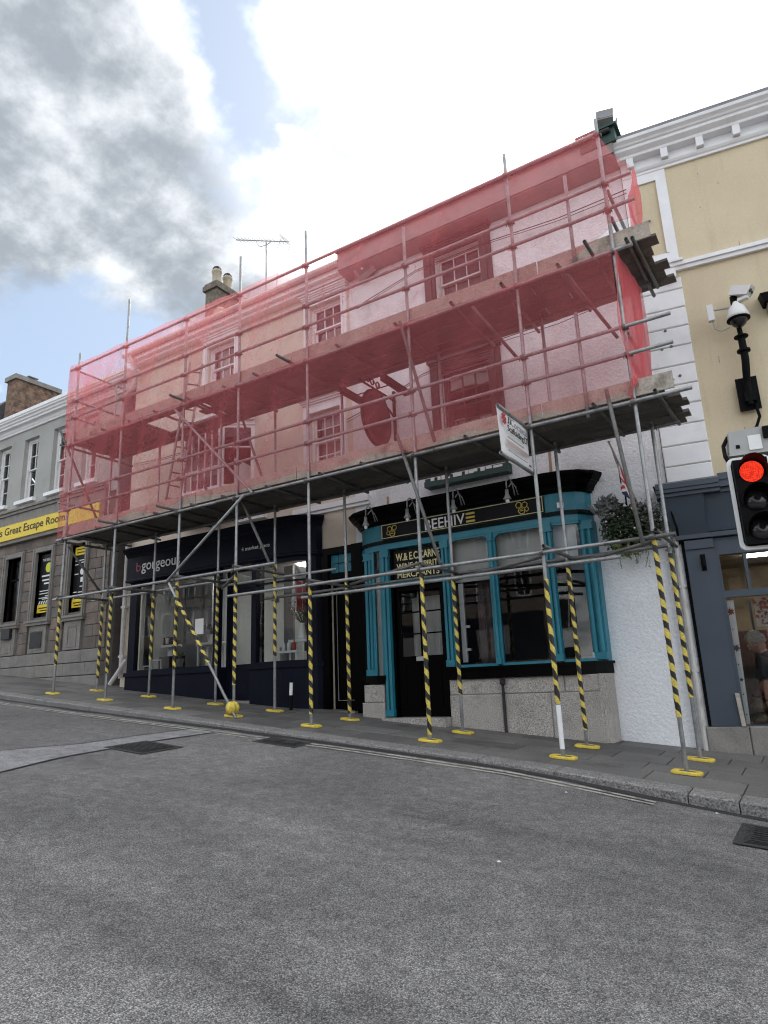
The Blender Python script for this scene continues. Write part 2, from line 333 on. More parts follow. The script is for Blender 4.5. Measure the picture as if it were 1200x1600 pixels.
# union flag printed on the cloth, laid out in the cloth's own UV
def flag_mat():
    n, lk = raw('flag_cloth')
    uv = n('ShaderNodeUVMap'); s = n('ShaderNodeSeparateXYZ'); lk(uv.outputs[0], s.inputs[0])
    u = vmath(n, lk, 'SUBTRACT', s.outputs[0], .5); v = vmath(n, lk, 'MULTIPLY', vmath(n, lk, 'SUBTRACT', s.outputs[1], .5), .5)
    A = lambda a: vmath(n, lk, 'ABSOLUTE', a)
    hu = vmath(n, lk, 'MULTIPLY', u, .5)
    d = vmath(n, lk, 'MINIMUM', A(vmath(n, lk, 'SUBTRACT', v, hu)), A(vmath(n, lk, 'ADD', v, hu)))
    cr = vmath(n, lk, 'MINIMUM', A(u), A(v))
    def mix(f, a, b):
        q = n('ShaderNodeMix', data_type='RGBA'); lk(f, q.inputs[0])
        for i, c in ((6, a), (7, b)):
            if isinstance(c, tuple): q.inputs[i].default_value = c
            else: lk(c, q.inputs[i])
        return q.outputs[2]
    W_, Rd, Bl = (.66,.62,.62,1), (.42,.03,.045,1), (.012,.016,.055,1)
    c = mix(vmath(n, lk, 'LESS_THAN', d, .056), Bl, W_)
    c = mix(vmath(n, lk, 'LESS_THAN', d, .022), c, Rd)
    c = mix(vmath(n, lk, 'LESS_THAN', cr, .083), c, W_)
    c = mix(vmath(n, lk, 'LESS_THAN', cr, .05), c, Rd)
    b = n('ShaderNodeBsdfPrincipled'); lk(c, b.inputs['Base Color']); b.inputs['Roughness'].default_value = .85
    o = n('ShaderNodeOutputMaterial'); lk(b.outputs[0], o.inputs[0])
flag_mat()

# ------------------------------------------------------------------ helpers
W = {}
def link(o, parent, mw):
    COL.objects.link(o); W[o] = mw
    if parent is not None:
        o.parent = parent; o.matrix_parent_inverse = W[parent].inverted()
    loc, rot, sca = mw.decompose()
    o.rotation_mode = 'QUATERNION'; o.location = loc; o.rotation_quaternion = rot; o.scale = sca
    return o
def tag(o, label=None, cat=None, group=None, kind=None):
    if label: o['label'] = label
    if cat: o['category'] = cat
    if group: o['group'] = group
    if kind: o['kind'] = kind
    return o
def thing(name, loc, label, cat, group=None):
    o = bpy.data.objects.new(name, None); o.empty_display_size = .2
    link(o, None, Matrix.Translation(Vector(loc)))
    return tag(o, label, cat, group)
class MB:
    def __init__(s, T=None): s.v = []; s.f = []; s.T = T
    def p(s, x, y, z):
        q = Vector((x, y, z))
        if s.T is not None: q = s.T @ q
        s.v.append(q); return len(s.v)-1
    def quad(s, a, b, c, d): s.f.append([s.p(*a), s.p(*b), s.p(*c), s.p(*d)]); return s
    def poly(s, pts): s.f.append([s.p(*a) for a in pts]); return s
    def box(s, x0, x1, y0, y1, z0, z1):
        i = [s.p(x, y, z) for z in (z0, z1) for y in (y0, y1) for x in (x0, x1)]
        for a in ((0,2,3,1),(4,5,7,6),(0,1,5,4),(2,6,7,3),(0,4,6,2),(1,3,7,5)): s.f.append([i[k] for k in a])
        return s
    def hexa(s, P):   # 8 points: bottom 4 then top 4, same winding
        i = [s.p(*a) for a in P]
        for a in ((0,3,2,1),(4,5,6,7),(0,1,5,4),(1,2,6,5),(2,3,7,6),(3,0,4,7)): s.f.append([i[k] for k in a])
        return s
    def blk(s, x0, x1, y0, y1, z0, z1, b=.008, j=0.):   # block whose front (-Y) face is chamfered
        r = lambda: random.uniform(-j, j)
        o = [s.p(x0, y0+b, z0), s.p(x1, y0+b, z0), s.p(x1, y0+b, z1), s.p(x0, y0+b, z1)]
        f = [s.p(x0+b, y0+r(), z0+b), s.p(x1-b, y0+r(), z0+b), s.p(x1-b, y0+r(), z1-b), s.p(x0+b, y0+r(), z1-b)]
        k = [s.p(x0, y1, z0), s.p(x1, y1, z0), s.p(x1, y1, z1), s.p(x0, y1, z1)]
        s.f.append(f)
        for a in range(4):
            c = (a+1) % 4
            s.f.append([o[a], o[c], f[c], f[a]]); s.f.append([k[a], k[c], o[c], o[a]])
        return s
    def tube(s, p0, p1, r, n=10, r1=None, cap=True):
        p0 = Vector(p0); p1 = Vector(p1); d = (p1-p0).normalized()
        a = d.orthogonal().normalized(); b = d.cross(a); r1 = r if r1 is None else r1
        A = [s.p(*(p0+(a*math.cos(t)+b*math.sin(t))*r)) for t in [6.2832*k/n for k in range(n)]]
        B = [s.p(*(p1+(a*math.cos(t)+b*math.sin(t))*r1)) for t in [6.2832*k/n for k in range(n)]]
        for k in range(n): s.f.append([A[k], A[(k+1)%n], B[(k+1)%n], B[k]])
        if cap: s.f.append(A[::-1]); s.f.append(B)
        return s
    def path(s, pts, r, n=8):
        pts = [Vector(q) for q in pts]; rings = []; ref = None
        for i, q in enumerate(pts):
            d = (pts[min(i+1, len(pts)-1)] - pts[max(i-1, 0)]).normalized()
            a = d.orthogonal().normalized() if ref is None else (ref - d*ref.dot(d)).normalized()
            ref = a; b = d.cross(a); rr = r[i] if isinstance(r, (list, tuple)) else r
            rings.append([s.p(*(q+(a*math.cos(6.2832*k/n)+b*math.sin(6.2832*k/n))*rr)) for k in range(n)])
        for A, B in zip(rings, rings[1:]):
            for k in range(n): s.f.append([A[k], A[(k+1)%n], B[(k+1)%n], B[k]])
        s.f.append(rings[0][::-1]); s.f.append(rings[-1])
        return s
    def lathe(s, c, prof, n=16, axis='Z'):
        c = Vector(c); rings = []
        for r, h in prof:
            ring = []
            for k in range(n):
                t = 6.2832*k/n
                q = Vector((r*math.cos(t), r*math.sin(t), h))
                if axis == 'Y': q = Vector((q.x, h, q.y))
                if axis == 'X': q = Vector((h, q.x, q.y))
                ring.append(s.p(*(c+q)))
            rings.append(ring)
        for A, B in zip(rings, rings[1:]):
            for k in range(n): s.f.append([A[k], A[(k+1)%n], B[(k+1)%n], B[k]])
        s.f.append(rings[0][::-1]); s.f.append(rings[-1])
        return s
    def extr(s, pts, y0, y1):     # outline in XZ pushed along Y
        A = [s.p(x, y0, z) for x, z in pts]; B = [s.p(x, y1, z) for x, z in pts]; n = len(pts)
        s.f.append(A[:]); s.f.append(B[::-1])
        for k in range(n): s.f.append([A[k], B[k], B[(k+1)%n], A[(k+1)%n]])
        return s
    def band(s, prof, z0, z1, o0, o1, z0b=None, z1b=None):   # sweep along a plan outline, from offset o1 (back) to o0 (front)
        def off(o):
            r = []
            for i, q in enumerate(prof):
                a = Vector(prof[max(i-1, 0)]); b = Vector(prof[min(i+1, len(prof)-1)]); d = (b-a).normalized()
                r.append((q[0]+d.y*o, q[1]-d.x*o))
            return r
        F, K = off(o0), off(o1)
        z0b = z0 if z0b is None else z0b; z1b = z1 if z1b is None else z1b
        I = [[s.p(*F[i], z0), s.p(*F[i], z1), s.p(*K[i], z1b), s.p(*K[i], z0b)] for i in range(len(prof))]
        for A, B in zip(I, I[1:]):
            for k in range(4): s.f.append([A[k], B[k], B[(k+1)%4], A[(k+1)%4]])
        s.f.append(I[0]); s.f.append(I[-1][::-1])
        return s
    def cove(s, prof, sec):      # moulding: outline of (offset, height) points swept along a plan outline
        I = []
        for i, q in enumerate(prof):
            a = Vector(prof[max(i-1, 0)]); b = Vector(prof[min(i+1, len(prof)-1)]); d = (b-a).normalized()
            I.append([s.p(q[0]+d.y*o, q[1]-d.x*o, z) for o, z in sec])
        n = len(sec)
        for A, B in zip(I, I[1:]):
            for k in range(n): s.f.append([A[k], B[k], B[(k+1)%n], A[(k+1)%n]])
        s.f.append(I[0]); s.f.append(I[-1][::-1])
        return s
    def build(s, name, m, parent=None, smooth=False, **kw):
        me = bpy.data.meshes.new(name)
        me.from_pydata([tuple(q) for q in s.v], [], s.f)
        bm = bmesh.new(); bm.from_mesh(me); bmesh.ops.recalc_face_normals(bm, faces=bm.faces); bm.to_mesh(me); bm.free()
        if smooth:
            for q in me.polygons: q.use_smooth = True
        me.materials.append(MATS[m] if isinstance(m, str) else m)
        o = bpy.data.objects.new(name, me); link(o, parent, Matrix.Identity(4))
        return tag(o, **kw)
def shared(name, mesh, m, parent, mw):
    o = bpy.data.objects.new(name, mesh); link(o, parent, mw); return o
def mesh_of(mb, m, smooth=False):
    me = bpy.data.meshes.new('m'); me.from_pydata([tuple(q) for q in mb.v], [], mb.f)
    bm = bmesh.new(); bm.from_mesh(me); bmesh.ops.recalc_face_normals(bm, faces=bm.faces); bm.to_mesh(me); bm.free()
    if smooth:
        for q in me.polygons: q.use_smooth = True
    me.materials.append(MATS[m]); return me
def axis_mat(p0, p1, s=None):
    p0 = Vector(p0); d = Vector(p1)-p0; q = d.to_track_quat('Z', 'Y'); Ln = d.length
    return Matrix.Translation(p0) @ q.to_matrix().to_4x4() @ Matrix.Diagonal((1, 1, s if s else Ln, 1))
def text(parent, s, x0, x1, z0, z1, y, m, T=None, ext=.004, bold=0., name='lettering', shear=0.):
    cu = bpy.data.curves.new('t', 'FONT'); cu.body = s; cu.extrude = .02; cu.offset = bold; cu.shear = shear; cu.resolution_u = 3
    ob = bpy.data.objects.new('t', cu); COL.objects.link(ob)
    me = bpy.data.meshes.new_from_object(ob)
    bpy.data.objects.remove(ob); bpy.data.curves.remove(cu)
    xs = [v.co.x for v in me.vertices]; ys = [v.co.y for v in me.vertices]
    a, b, c, d = min(xs), max(xs), min(ys), max(ys)
    for v in me.vertices:
        q = Vector((x0+(v.co.x-a)/(b-a)*(x1-x0), y-(v.co.z+.02)/.04*ext, z0+(v.co.y-c)/(d-c)*(z1-z0)))
        v.co = T @ q if T is not None else q
    me.materials.clear(); me.materials.append(MATS[m])
    o = bpy.data.objects.new(name, me); link(o, parent, Matrix.Identity(4)); return o
def wall(x0, x1, z0, z1, y, holes, depth, T=None):
    """front skin with openings and their reveals"""
    mb = MB(T)
    xs = sorted({x0, x1, *[h[0] for h in holes], *[h[1] for h in holes]}); zs = sorted({z0, z1, *[h[2] for h in holes], *[h[3] for h in holes]})
    for a, b in zip(xs, xs[1:]):
        for c, d in zip(zs, zs[1:]):
            mx, mz = (a+b)/2, (c+d)/2
            if any(h[0] < mx < h[1] and h[2] < mz < h[3] for h in holes): continue
            mb.quad((a,y,c),(b,y,c),(b,y,d),(a,y,d))
    for (a, b, c, d) in holes:
        e = y+depth
        mb.quad((a,y,c),(a,e,c),(b,e,c),(b,y,c)); mb.quad((a,y,d),(b,y,d),(b,e,d),(a,e,d))
        mb.quad((a,y,c),(a,y,d),(a,e,d),(a,e,c)); mb.quad((b,y,c),(b,e,c),(b,e,d),(b,y,d))
    return mb
def pane(parent, T, x0, x1, y, z0, z1, m='glass', tilt=.006):
    mw = (T if T is not None else Matrix.Identity(4)) @ Matrix.Translation(((x0+x1)/2, y, (z0+z1)/2)) @ Matrix.Rotation(random.uniform(-tilt, tilt), 4, 'X') @ Matrix.Rotation(random.uniform(-tilt, tilt), 4, 'Z') @ Matrix.Diagonal((x1-x0, 1, z1-z0, 1))
    key = 'pane_'+m
    if key not in PM: PM[key] = mesh_of(MB().quad((-.5,0,-.5),(.5,0,-.5),(.5,0,.5),(-.5,0,.5)), m)
    return shared('pane', PM[key], m, parent, mw)
PM = {}
def sash(parent, x0, x1, z0, z1, y, cols, ru, rl, fm='white_paint', gm='glass', T=None, fw=.05, zm=None, name='window', bar=.022):
    """sliding sash window set at depth y; upper sash in front of the lower"""
    zm = (z0+z1)/2 if zm is None else zm
    mb = MB(T)
    mb.box(x0, x0+fw, y-.03, y+.09, z0, z1).box(x1-fw, x1, y-.03, y+.09, z0, z1).box(x0+fw, x1-fw, y-.03, y+.09, z1-fw, z1).box(x0+fw, x1-fw, y-.035, y+.09, z0, z0+fw)
    pans = []
    for (a, b, yy, rows) in ((zm, z1-fw, y, ru), (z0+fw, zm+.03, y+.045, rl)):
        s = .035; X0, X1 = x0+fw, x1-fw
        mb.box(X0, X0+s, yy, yy+.035, a, b).box(X1-s, X1, yy, yy+.035, a, b).box(X0+s, X1-s, yy, yy+.035, a, a+s).box(X0+s, X1-s, yy, yy+.035, b-s, b)
        gx0, gx1, gz0, gz1 = X0+s, X1-s, a+s, b-s
        cw = (gx1-gx0)/cols; rh = (gz1-gz0)/rows
        for i in range(1, cols): mb.box(gx0+i*cw-bar/2, gx0+i*cw+bar/2, yy+.003, yy+.032, gz0, gz1)
        for j in range(1, rows):
            for i in range(cols):
                mb.box(gx0+i*cw+(bar/2 if i else 0), gx0+(i+1)*cw-(bar/2 if i < cols-1 else 0), yy+.005, yy+.03, gz0+j*rh-bar/2, gz0+j*rh+bar/2)
        for i in range(cols):
            for j in range(rows): pans.append((gx0+i*cw, gx0+(i+1)*cw, yy+.02, gz0+j*rh, gz0+(j+1)*rh))
    w = mb.build(name, fm, parent)
    for q in pans: pane(w, T, *q[:2], q[2], q[3], q[4], gm)
    return w
def curtain(parent, x0, x1, z0, z1, y, m='curtain', T=None, amp=.03, n=24, name='curtain'):
    mb = MB(T); A = []; ph = random.random()*6
    for k in range(n+1):
        x = x0+(x1-x0)*k/n; d = amp*math.sin(ph+k*1.9)+amp*.5*math.sin(k*.7)
        A.append((mb.p(x, y+d, z0), mb.p(x, y+d*.6, z1)))
    for a, b in zip(A, A[1:]): mb.f.append([a[0], b[0], b[1], a[1]])
    return mb.build(name, m, parent, smooth=True)
def kerb_y(x):
    if x < -3.4: return -.71
    t = min(1, (x+3.4)/2.9); return -.71-.30*t*t*(3-2*t)-max(0, x+.5)*.05
def gp(x, y): return .338-.096*max(-30, min(20, x))+.03*y                 # pavement
def kh(x):
    P = [(-40,.09),(-12,.09),(-9.5,.07),(-8,.05),(-5,.04),(-3,.045),(-1.9,.075),(-1,.11),(0,.12),(40,.12)]
    for a, b in zip(P, P[1:]):
        if x <= b[0]: return a[1]+(b[1]-a[1])*(x-a[0])/(b[0]-a[0])
    return .12
def gr(x, y):                                            # road
    d = max(0, kerb_y(x)-y); k = math.exp(-d/.9)
    return gp(x, y) - (.08*(1-k)+kh(x)*k) - .0
# ------------------------------------------------------------------ ground, road, pavement
mb = MB()
mb.quad((-900,-900,-4.5),(900,-900,-4.5),(900,900,-4.5),(-900,900,-4.5))
mb.build('ground', 'asphalt', kind='structure')
mb = MB()
xs = [-30+.75*k for k in range(67)]; offs = [0, .12, .3, .6, 1.0, 1.6, 2.4, 3.5, 5, 7, 9.5, 12.5, 16, 20, 24]
G = [[mb.p(x, kerb_y(x)+.02-o, gr(x, kerb_y(x)-o)-(.004 if o == 0 else 0)+random.uniform(-.004,.004)) for o in offs] for x in [-95,-80,-65,-50,-40,-35]+xs+[24,30,40]]
for A, B in zip(G, G[1:]):
    for k in range(len(offs)-1): mb.f.append([A[k], B[k], B[k+1], A[k+1]])
road = mb.build('road', 'asphalt', smooth=True, kind='structure')
def lay(pts, dz=.005, n=1):      # sheet that follows the road surface
    m = MB(); 
    m.poly([(x, y, gr(x, y)+dz) for x, y in pts]); return m
# far pavement on the camera's side of the street
mb = MB()
for a, b in zip(xs, xs[1:]):
    mb.hexa([(a,-24.6,gr(a,-24.2)-.3),(b,-24.6,gr(b,-24.2)-.3),(b,-24.2,gr(b,-24.2)-.3),(a,-24.2,gr(a,-24.2)-.3),(a,-27.5,gr(a,-24.2)+.1),(b,-27.5,gr(b,-24.2)+.1),(b,-24.2,gr(b,-24.2)+.1),(a,-24.2,gr(a,-24.2)+.1)])
mb.build('pavement_opposite', 'slab', kind='structure')
# double line along the kerb
for o in (.17, .275):
    m = MB(); pts = [-28+.5*k for k in range(54)]
    for a, b in zip(pts, pts[1:]):
        if b > -1.2: break
        oo = o + max(0., min(.12, (-5.5-a)*.03))
        m.quad(*[(x, kerb_y(x)-oo-w, gr(x, kerb_y(x)-oo-w)+.006) for x, w in ((a,0),(b,0),(b,.055),(a,.055))])
    m.build('road_line', 'yellow_line', road)
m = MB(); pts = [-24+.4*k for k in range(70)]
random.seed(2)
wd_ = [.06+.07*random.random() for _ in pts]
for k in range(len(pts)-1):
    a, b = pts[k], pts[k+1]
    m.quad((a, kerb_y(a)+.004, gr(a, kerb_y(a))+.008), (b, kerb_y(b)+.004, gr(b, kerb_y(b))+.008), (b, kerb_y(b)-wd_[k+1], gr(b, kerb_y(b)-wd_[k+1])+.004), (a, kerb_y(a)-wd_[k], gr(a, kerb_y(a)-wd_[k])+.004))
m.build('gutter_grit', 'asphalt_dark', road)  # gutter dirt and kerb shadow both put into this strip's dark colour
# trench reinstatement and covers
for nm, pts, ma in (('road_patch', [(-7.55,-4.2),(-7.0,-4.25),(-6.9,-3.25),(-6.7,-2.3),(-7.0,-1.2),(-7.35,-.95),(-7.7,-1.0),(-7.5,-2.0),(-7.75,-2.8),(-8.15,-3.2)], 'asphalt_patch'),):
    pass
def strip(name, left, right, ma, dz=.005):
    m = MB(); n = 14
    def at(P, t):
        t *= len(P)-1; i = min(int(t), len(P)-2); f = t-i; return (P[i][0]*(1-f)+P[i+1][0]*f, P[i][1]*(1-f)+P[i+1][1]*f)
    for k in range(n):
        q = [at(left, k/n), at(left, (k+1)/n), at(right, (k+1)/n), at(right, k/n)]
        m.quad(*[(x, y, gr(x, y)+dz) for x, y in q])
    return m.build(name, ma, road)
strip('road_patch', [(-8.4,-4.6),(-8.05,-3.3),(-7.85,-2.7),(-7.85,-1.9),(-7.75,-1.05)], [(-6.9,-4.4),(-7.25,-3.3),(-7.3,-2.6),(-7.35,-1.9),(-7.25,-1.05)], 'asphalt_patch')
for L0 in ([(-8.4,-4.6),(-8.05,-3.3),(-7.85,-2.7),(-7.85,-1.9),(-7.75,-1.05)], [(-6.9,-4.4),(-7.25,-3.3),(-7.3,-2.6),(-7.35,-1.9),(-7.25,-1.05)]):
    strip('seal_line', L0, [(x+.022, y+.004) for x, y in L0], 'asphalt_dark', .009)
def cover(x0, x1, y0, y1, label, ribs=8):
    c = ((x0+x1)/2, (y0+y1)/2); t = thing('manhole_cover', (c[0], c[1], gr(*c)), label, 'manhole cover', 'iron covers in the road')
    def slab(a, b, c_, d, z0, z1, nm, ma):
        m = MB(); m.hexa([(x, y, gr(x, y)+z) for z in (z0, z1) for x, y in ((a,c_),(b,c_),(b,d),(a,d))]); return m.build(nm, ma, t)
    slab(x0-.07, x1+.07, y0-.07, y1+.07, .004, .008, 'surround', 'asphalt_dark')
    slab(x0, x1, y0, y1, .009, .013, 'frame', 'iron')
    nx = 2
    for i in range(nx):
        a = x0+.02+(x1-x0-.03)*i/nx; b = a+(x1-x0-.03)/nx-.012
        lid = slab(a, b, y0+.02, y1-.02, .014, .018, 'lid', 'iron')
        m = MB()
        for j in range(ribs):
            yy = y0+.05+(y1-y0-.1)*j/(ribs-1)
            m.hexa([(x, y, gr(x, y)+z) for z in (.0185, .024) for x, y in ((a+.02,yy-.012),(b-.02,yy-.012),(b-.02,yy+.012),(a+.02,yy+.012))])
        m.build('rib', 'iron', lid, kind='stuff')
cover(-7.36, -6.80, -2.58, -2.10, 'dark iron manhole cover at the end of the pale trench patch')
cover(-6.28, -5.72, -1.18, -.95, 'worn dark cover in the road just off the kerb line')
cover(-.72, -.12, -2.0, -1.42, 'dark cover at the right edge of the road below the signal')
# pavement bed, slabs, kerb stones
mb = MB()
for a, b in zip(xs, xs[1:]):
    mb.quad((a, kerb_y(a)+.05, gp(a, kerb_y(a))-.014), (b, kerb_y(b)+.05, gp(b, kerb_y(b))-.014), (b, 3.2, gp(b, 3.2)-.014), (a, 3.2, gp(a, 3.2)-.014))
pave = mb.build('pavement', 'joint', kind='structure')
def paver(x0, x1, y0f, y1f, ma, name='paving_slab', b=.006, parent=None, dz=0., drop=.0):
    m = MB(); j = [random.uniform(-.003,.003)+dz for _ in range(4)]
    c = [(x0, y0f(x0)), (x1, y0f(x1)), (x1, y1f(x1)), (x0, y1f(x0))]
    cx = sum(q[0] for q in c)/4; cy = sum(q[1] for q in c)/4
    top = []; mid = []; bot = []
    for (x, y), jj in zip(c, j):
        xi, yi = x+(b if x < cx else -b), y+(b if y < cy else -b)
        top.append(m.p(xi, yi, gp(xi, yi)+jj)); mid.append(m.p(x, y, gp(x, y)+jj-b)); bot.append(m.p(x, y, gp(x, y)-.06-drop))
    m.f.append(top)
    for k in range(4):
        n = (k+1) % 4
        m.f.append([mid[k], mid[n], top[n], top[k]]); m.f.append([bot[k], bot[n], mid[n], mid[k]])
    return m.build(name, ma, parent or pave)
random.seed(11)
rows = [(.305,.86),(.86,1.30),(1.30,1.86),(1.86,2.28),(2.28,2.95)]
for r, (a, b) in enumerate(rows):
    x = -22.0+random.random()*.5
    while x < 4.2:
        w = random.choice((.62,.75,.9,.9,1.05)) if x > -16 else 1.5
        fa = lambda X, o=a: kerb_y(X)+o; fb = lambda X, o=b: kerb_y(X)+o
        g = .006
        paver(x+g, x+w-g, lambda X: kerb_y(X)+a+g, lambda X: kerb_y(X)+b-g, random.choice(('slab','slab','slab_b','slab_c')))
        x += w
x = -22.0
kerb = tag(bpy.data.objects.new('kerb', None), kind='structure'); link(kerb, None, Matrix.Translation((-6, -.7, gp(-6,-.7))))
while x < 4.2:
    w = random.choice((.75,.9,1.1,1.3)) if not -1.35 < x < -.9 else .42
    paver(x+.005, x+w-.005, lambda X: kerb_y(X), lambda X: kerb_y(X)+.298, 'granite_kerb', 'kerb_stone', .016, kerb, random.uniform(0,.006), .16)
    x += w
# bits of litter on the road
for i, (x, y) in enumerate(((-2.0,-3.55),(-2.25,-1.35),(-1.0,-1.12))):
    m = MB(); z = gr(x, y)
    m.poly([(x-.02,y-.012,z+.006),(x+.015,y-.016,z+.012),(x+.024,y+.01,z+.007),(x,y+.018,z+.014)])
    m.quad((x-.02,y-.012,z+.006),(x,y+.018,z+.014),(x-.012,y+.022,z+.022),(x-.026,y+.004,z+.016))
    m.v = [Vector((x,y,z))+(q-Vector((x,y,z)))*.6 for q in m.v]; m.build('litter_scrap', 'curtain', label=['scrap of white litter in the middle of the road','tiny white scrap on the road before the kerb','small white scrap lying in the gutter near the right edge'][i], cat='litter', group='litter scraps')

# ------------------------------------------------------------------ buildings: shared shell
def shell(t, x0, x1, ytop, ridge, y=1.9, zb=-.5, floors=(4.6, 7.4), back=8.5, left=True, right=True, wm='room_grey', ym=5.4):
    m = MB(); e = .012
    if left: m.quad((x0+e,y,zb),(x0+e,back,zb),(x0+e,back,ytop),(x0+e,y,ytop)); m.poly([(x0+e,y,ytop),(x0+e,back,ytop),(x0+e,ym,ridge)])
    if right: m.quad((x1-e,y,zb),(x1-e,y,ytop),(x1-e,back,ytop),(x1-e,back,zb)); m.poly([(x1-e,y,ytop),(x1-e,ym,ridge),(x1-e,back,ytop)])
    m.quad((x0,back,zb),(x1,back,zb),(x1,back,ytop),(x0,back,ytop))
    m.build('gable_wall', wm, t)
    for f in floors:
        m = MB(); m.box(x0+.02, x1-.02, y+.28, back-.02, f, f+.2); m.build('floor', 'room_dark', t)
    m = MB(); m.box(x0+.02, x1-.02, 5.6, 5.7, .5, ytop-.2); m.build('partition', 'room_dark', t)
    r = MB(); o = .25
    r.hexa([(x0,y-o,ytop-.02),(x1,y-o,ytop-.02),(x1,ym,ridge),(x0,ym,ridge),(x0,y-o,ytop+.08),(x1,y-o,ytop+.08),(x1,ym,ridge+.1),(x0,ym,ridge+.1)])
    r.hexa([(x0,ym+.001,ridge),(x1,ym+.001,ridge),(x1,back+o,ytop-.02),(x0,back+o,ytop-.02),(x0,ym+.001,ridge+.1),(x1,ym+.001,ridge+.1),(x1,back+o,ytop+.08),(x0,back+o,ytop+.08)])
    return r.build('roof', 'slate', t)

# ================================================================== sand rendered shop building (middle left)
PX0, PX1 = -13.3, -6.80
pb = thing('shop_building', (-10, 1.9, 1.2), 'sand coloured three storey building with dark navy hair salon shopfront below', 'building')
bay_hole = (-11.2, -9.42, 5.45, 6.95)
holes = [(-7.80,-6.98,8.05,9.12), (-10.76,-9.90,8.05,9.14), (-7.83,-7.06,5.55,6.76), bay_hole, (-12.55,-7.62,1.4,3.88), (-7.42,-6.86,1.0,3.92)]
wall(PX0, PX1, -.5, 9.44, 1.9, holes, .26).build('wall', 'sand_render', pb)
roof = shell(pb, PX0, PX1, 9.60, 12.4, floors=(4.15, 7.35))
c = MB()
c.box(PX0-.05, PX1, 1.72, 1.9, 9.40, 9.47).box(PX0-.10, PX1, 1.62, 1.9, 9.47, 9.57).box(PX0-.02, PX1, 1.84, 1.9, 9.19, 9.24)
c.build('cornice', 'white_paint', pb)
MB().lathe((PX0-.1, 1.55, 9.62), [(.06,0),(.065,.02),(.065,PX1-PX0+.08),(.06,PX1-PX0+.1)], 10, 'X').build('gutter', 'gutter_white', pb)
def surround(t, x0, x1, z0, z1, y, fm, w=.13, hood=.2, keep=True):
    m = MB()
    m.box(x0-w, x0, y-.06, y, z0, z1+w).box(x1, x1+w, y-.06, y, z0, z1+w).box(x0, x1, y-.06, y, z1, z1+w)
    m.box(x0-w*.45, x0-w*.15, y-.085, y-.06, z0, z1+w*.6).box(x1+w*.15, x1+w*.45, y-.085, y-.06, z0, z1+w*.6)
    for k in range(4): m.box(x0-w-.02*k, x1+w+.02*k, y-.065-.03*k, y, z1+w+hood*k/4+.002, z1+w+hood*(k+1)/4)
    m.build('window_surround', fm, t)
    s = MB().box(x0-w-.04, x1+w+.04, y-.14, y, z0-.11, z0-.003); s.build('window_sill', fm, t)
surround(pb, -7.80, -6.98, 8.05, 9.12, 1.9, 'white_paint', hood=.13)
sash(pb, -7.80, -6.98, 8.05, 9.12, 2.0, 3, 2, 2, 'white_paint', 'old_glass')
surround(pb, -10.76, -9.90, 8.05, 9.14, 1.9, 'white_paint', hood=.16)
sash(pb, -10.76, -9.90, 8.05, 9.14, 2.0, 3, 2, 2, 'white_paint', 'old_glass')
surround(pb, -7.83, -7.06, 5.55, 6.76, 1.9, 'white_paint', hood=.16)
sash(pb, -7.83, -7.06, 5.55, 6.76, 2.0, 3, 2, 2, 'white_paint', 'old_glass')
for a, b in ((-7.78,-7.1),): curtain(pb, a, b, 5.6, 6.72, 2.2, 'curtain')
curtain(pb, -10.7, -10.35, 8.1, 9.1, 2.2, 'curtain'); 
# first floor bay: flat front and canted sides
bp = [(-11.45,1.9),(-11.03,1.47),(-9.87,1.47),(-9.32,1.9)]
bay = MB().band(bp, 5.0, 5.5, 0, -.06).build('bay_window', 'white_paint', pb)
MB().band(bp, 6.92, 7.02, .03, -.05).band(bp, 7.02, 7.09, .10, -.05).band(bp, 7.09, 7.16, .16, -.05).band(bp, 5.5, 5.56, .06, -.06).build('bay_cornice', 'white_paint', bay)
MB().poly([(q[0], q[1], 7.155) for q in bp]).build('bay_roof', 'lead', bay)
for (a, b), nb in (((bp[0], bp[1]), 1), ((bp[1], bp[2]), 5), ((bp[2], bp[3]), 1)):
    d = Vector((b[0]-a[0], b[1]-a[1], 0)); Ln = d.length; d.normalize()
    T = Matrix.Translation((a[0], a[1], 0)) @ Matrix.Rotation(math.atan2(d.y, d.x), 4, 'Z')
    m = MB(T); z0, z1 = 5.56, 6.92
    m.box(0, .075, 0, .07, z0, z1).box(Ln-.075, Ln, 0, .07, z0, z1).box(.075, Ln-.075, 0, .07, z0, z0+.06).box(.075, Ln-.075, 0, .07, z1-.06, z1)
    cw = (Ln-.15)/nb
    for k in range(1, nb): m.box(.075+k*cw-.016, .075+k*cw+.016, .012, .058, z0+.06, z1-.06)
    if nb == 5: m.box(.075, Ln-.075, .005, .065, 6.02, 6.06)
    else: m.box(.075, Ln-.075, .005, .065, 6.42, 6.45)
    w = m.build('bay_sash', 'white_paint', bay)
    for k in range(nb):
        zmid = 6.04 if nb == 5 else 6.44
        pane(w, T, .075+k*cw, .075+(k+1)*cw, .035, zmid, z1-.06, 'old_glass'); 
        if nb == 5: pane(w, T, .075+k*cw, .075+(k+1)*cw, .035, z0+.06, zmid, 'old_glass')
MB().hexa([(-9.75,1.75,5.6),(-9.45,2.05,5.6),(-9.47,2.07,5.6),(-9.77,1.77,5.6),(-9.75,1.75,6.25),(-9.45,2.05,6.02),(-9.47,2.07,6.02),(-9.77,1.77,6.25)]).build('blind', 'blind', bay)
MB().quad((-10.95,1.72,5.95),(-10.05,1.72,5.95),(-10.05,1.72,6.45),(-10.95,1.72,6.45)).build('blind', 'blind', bay)
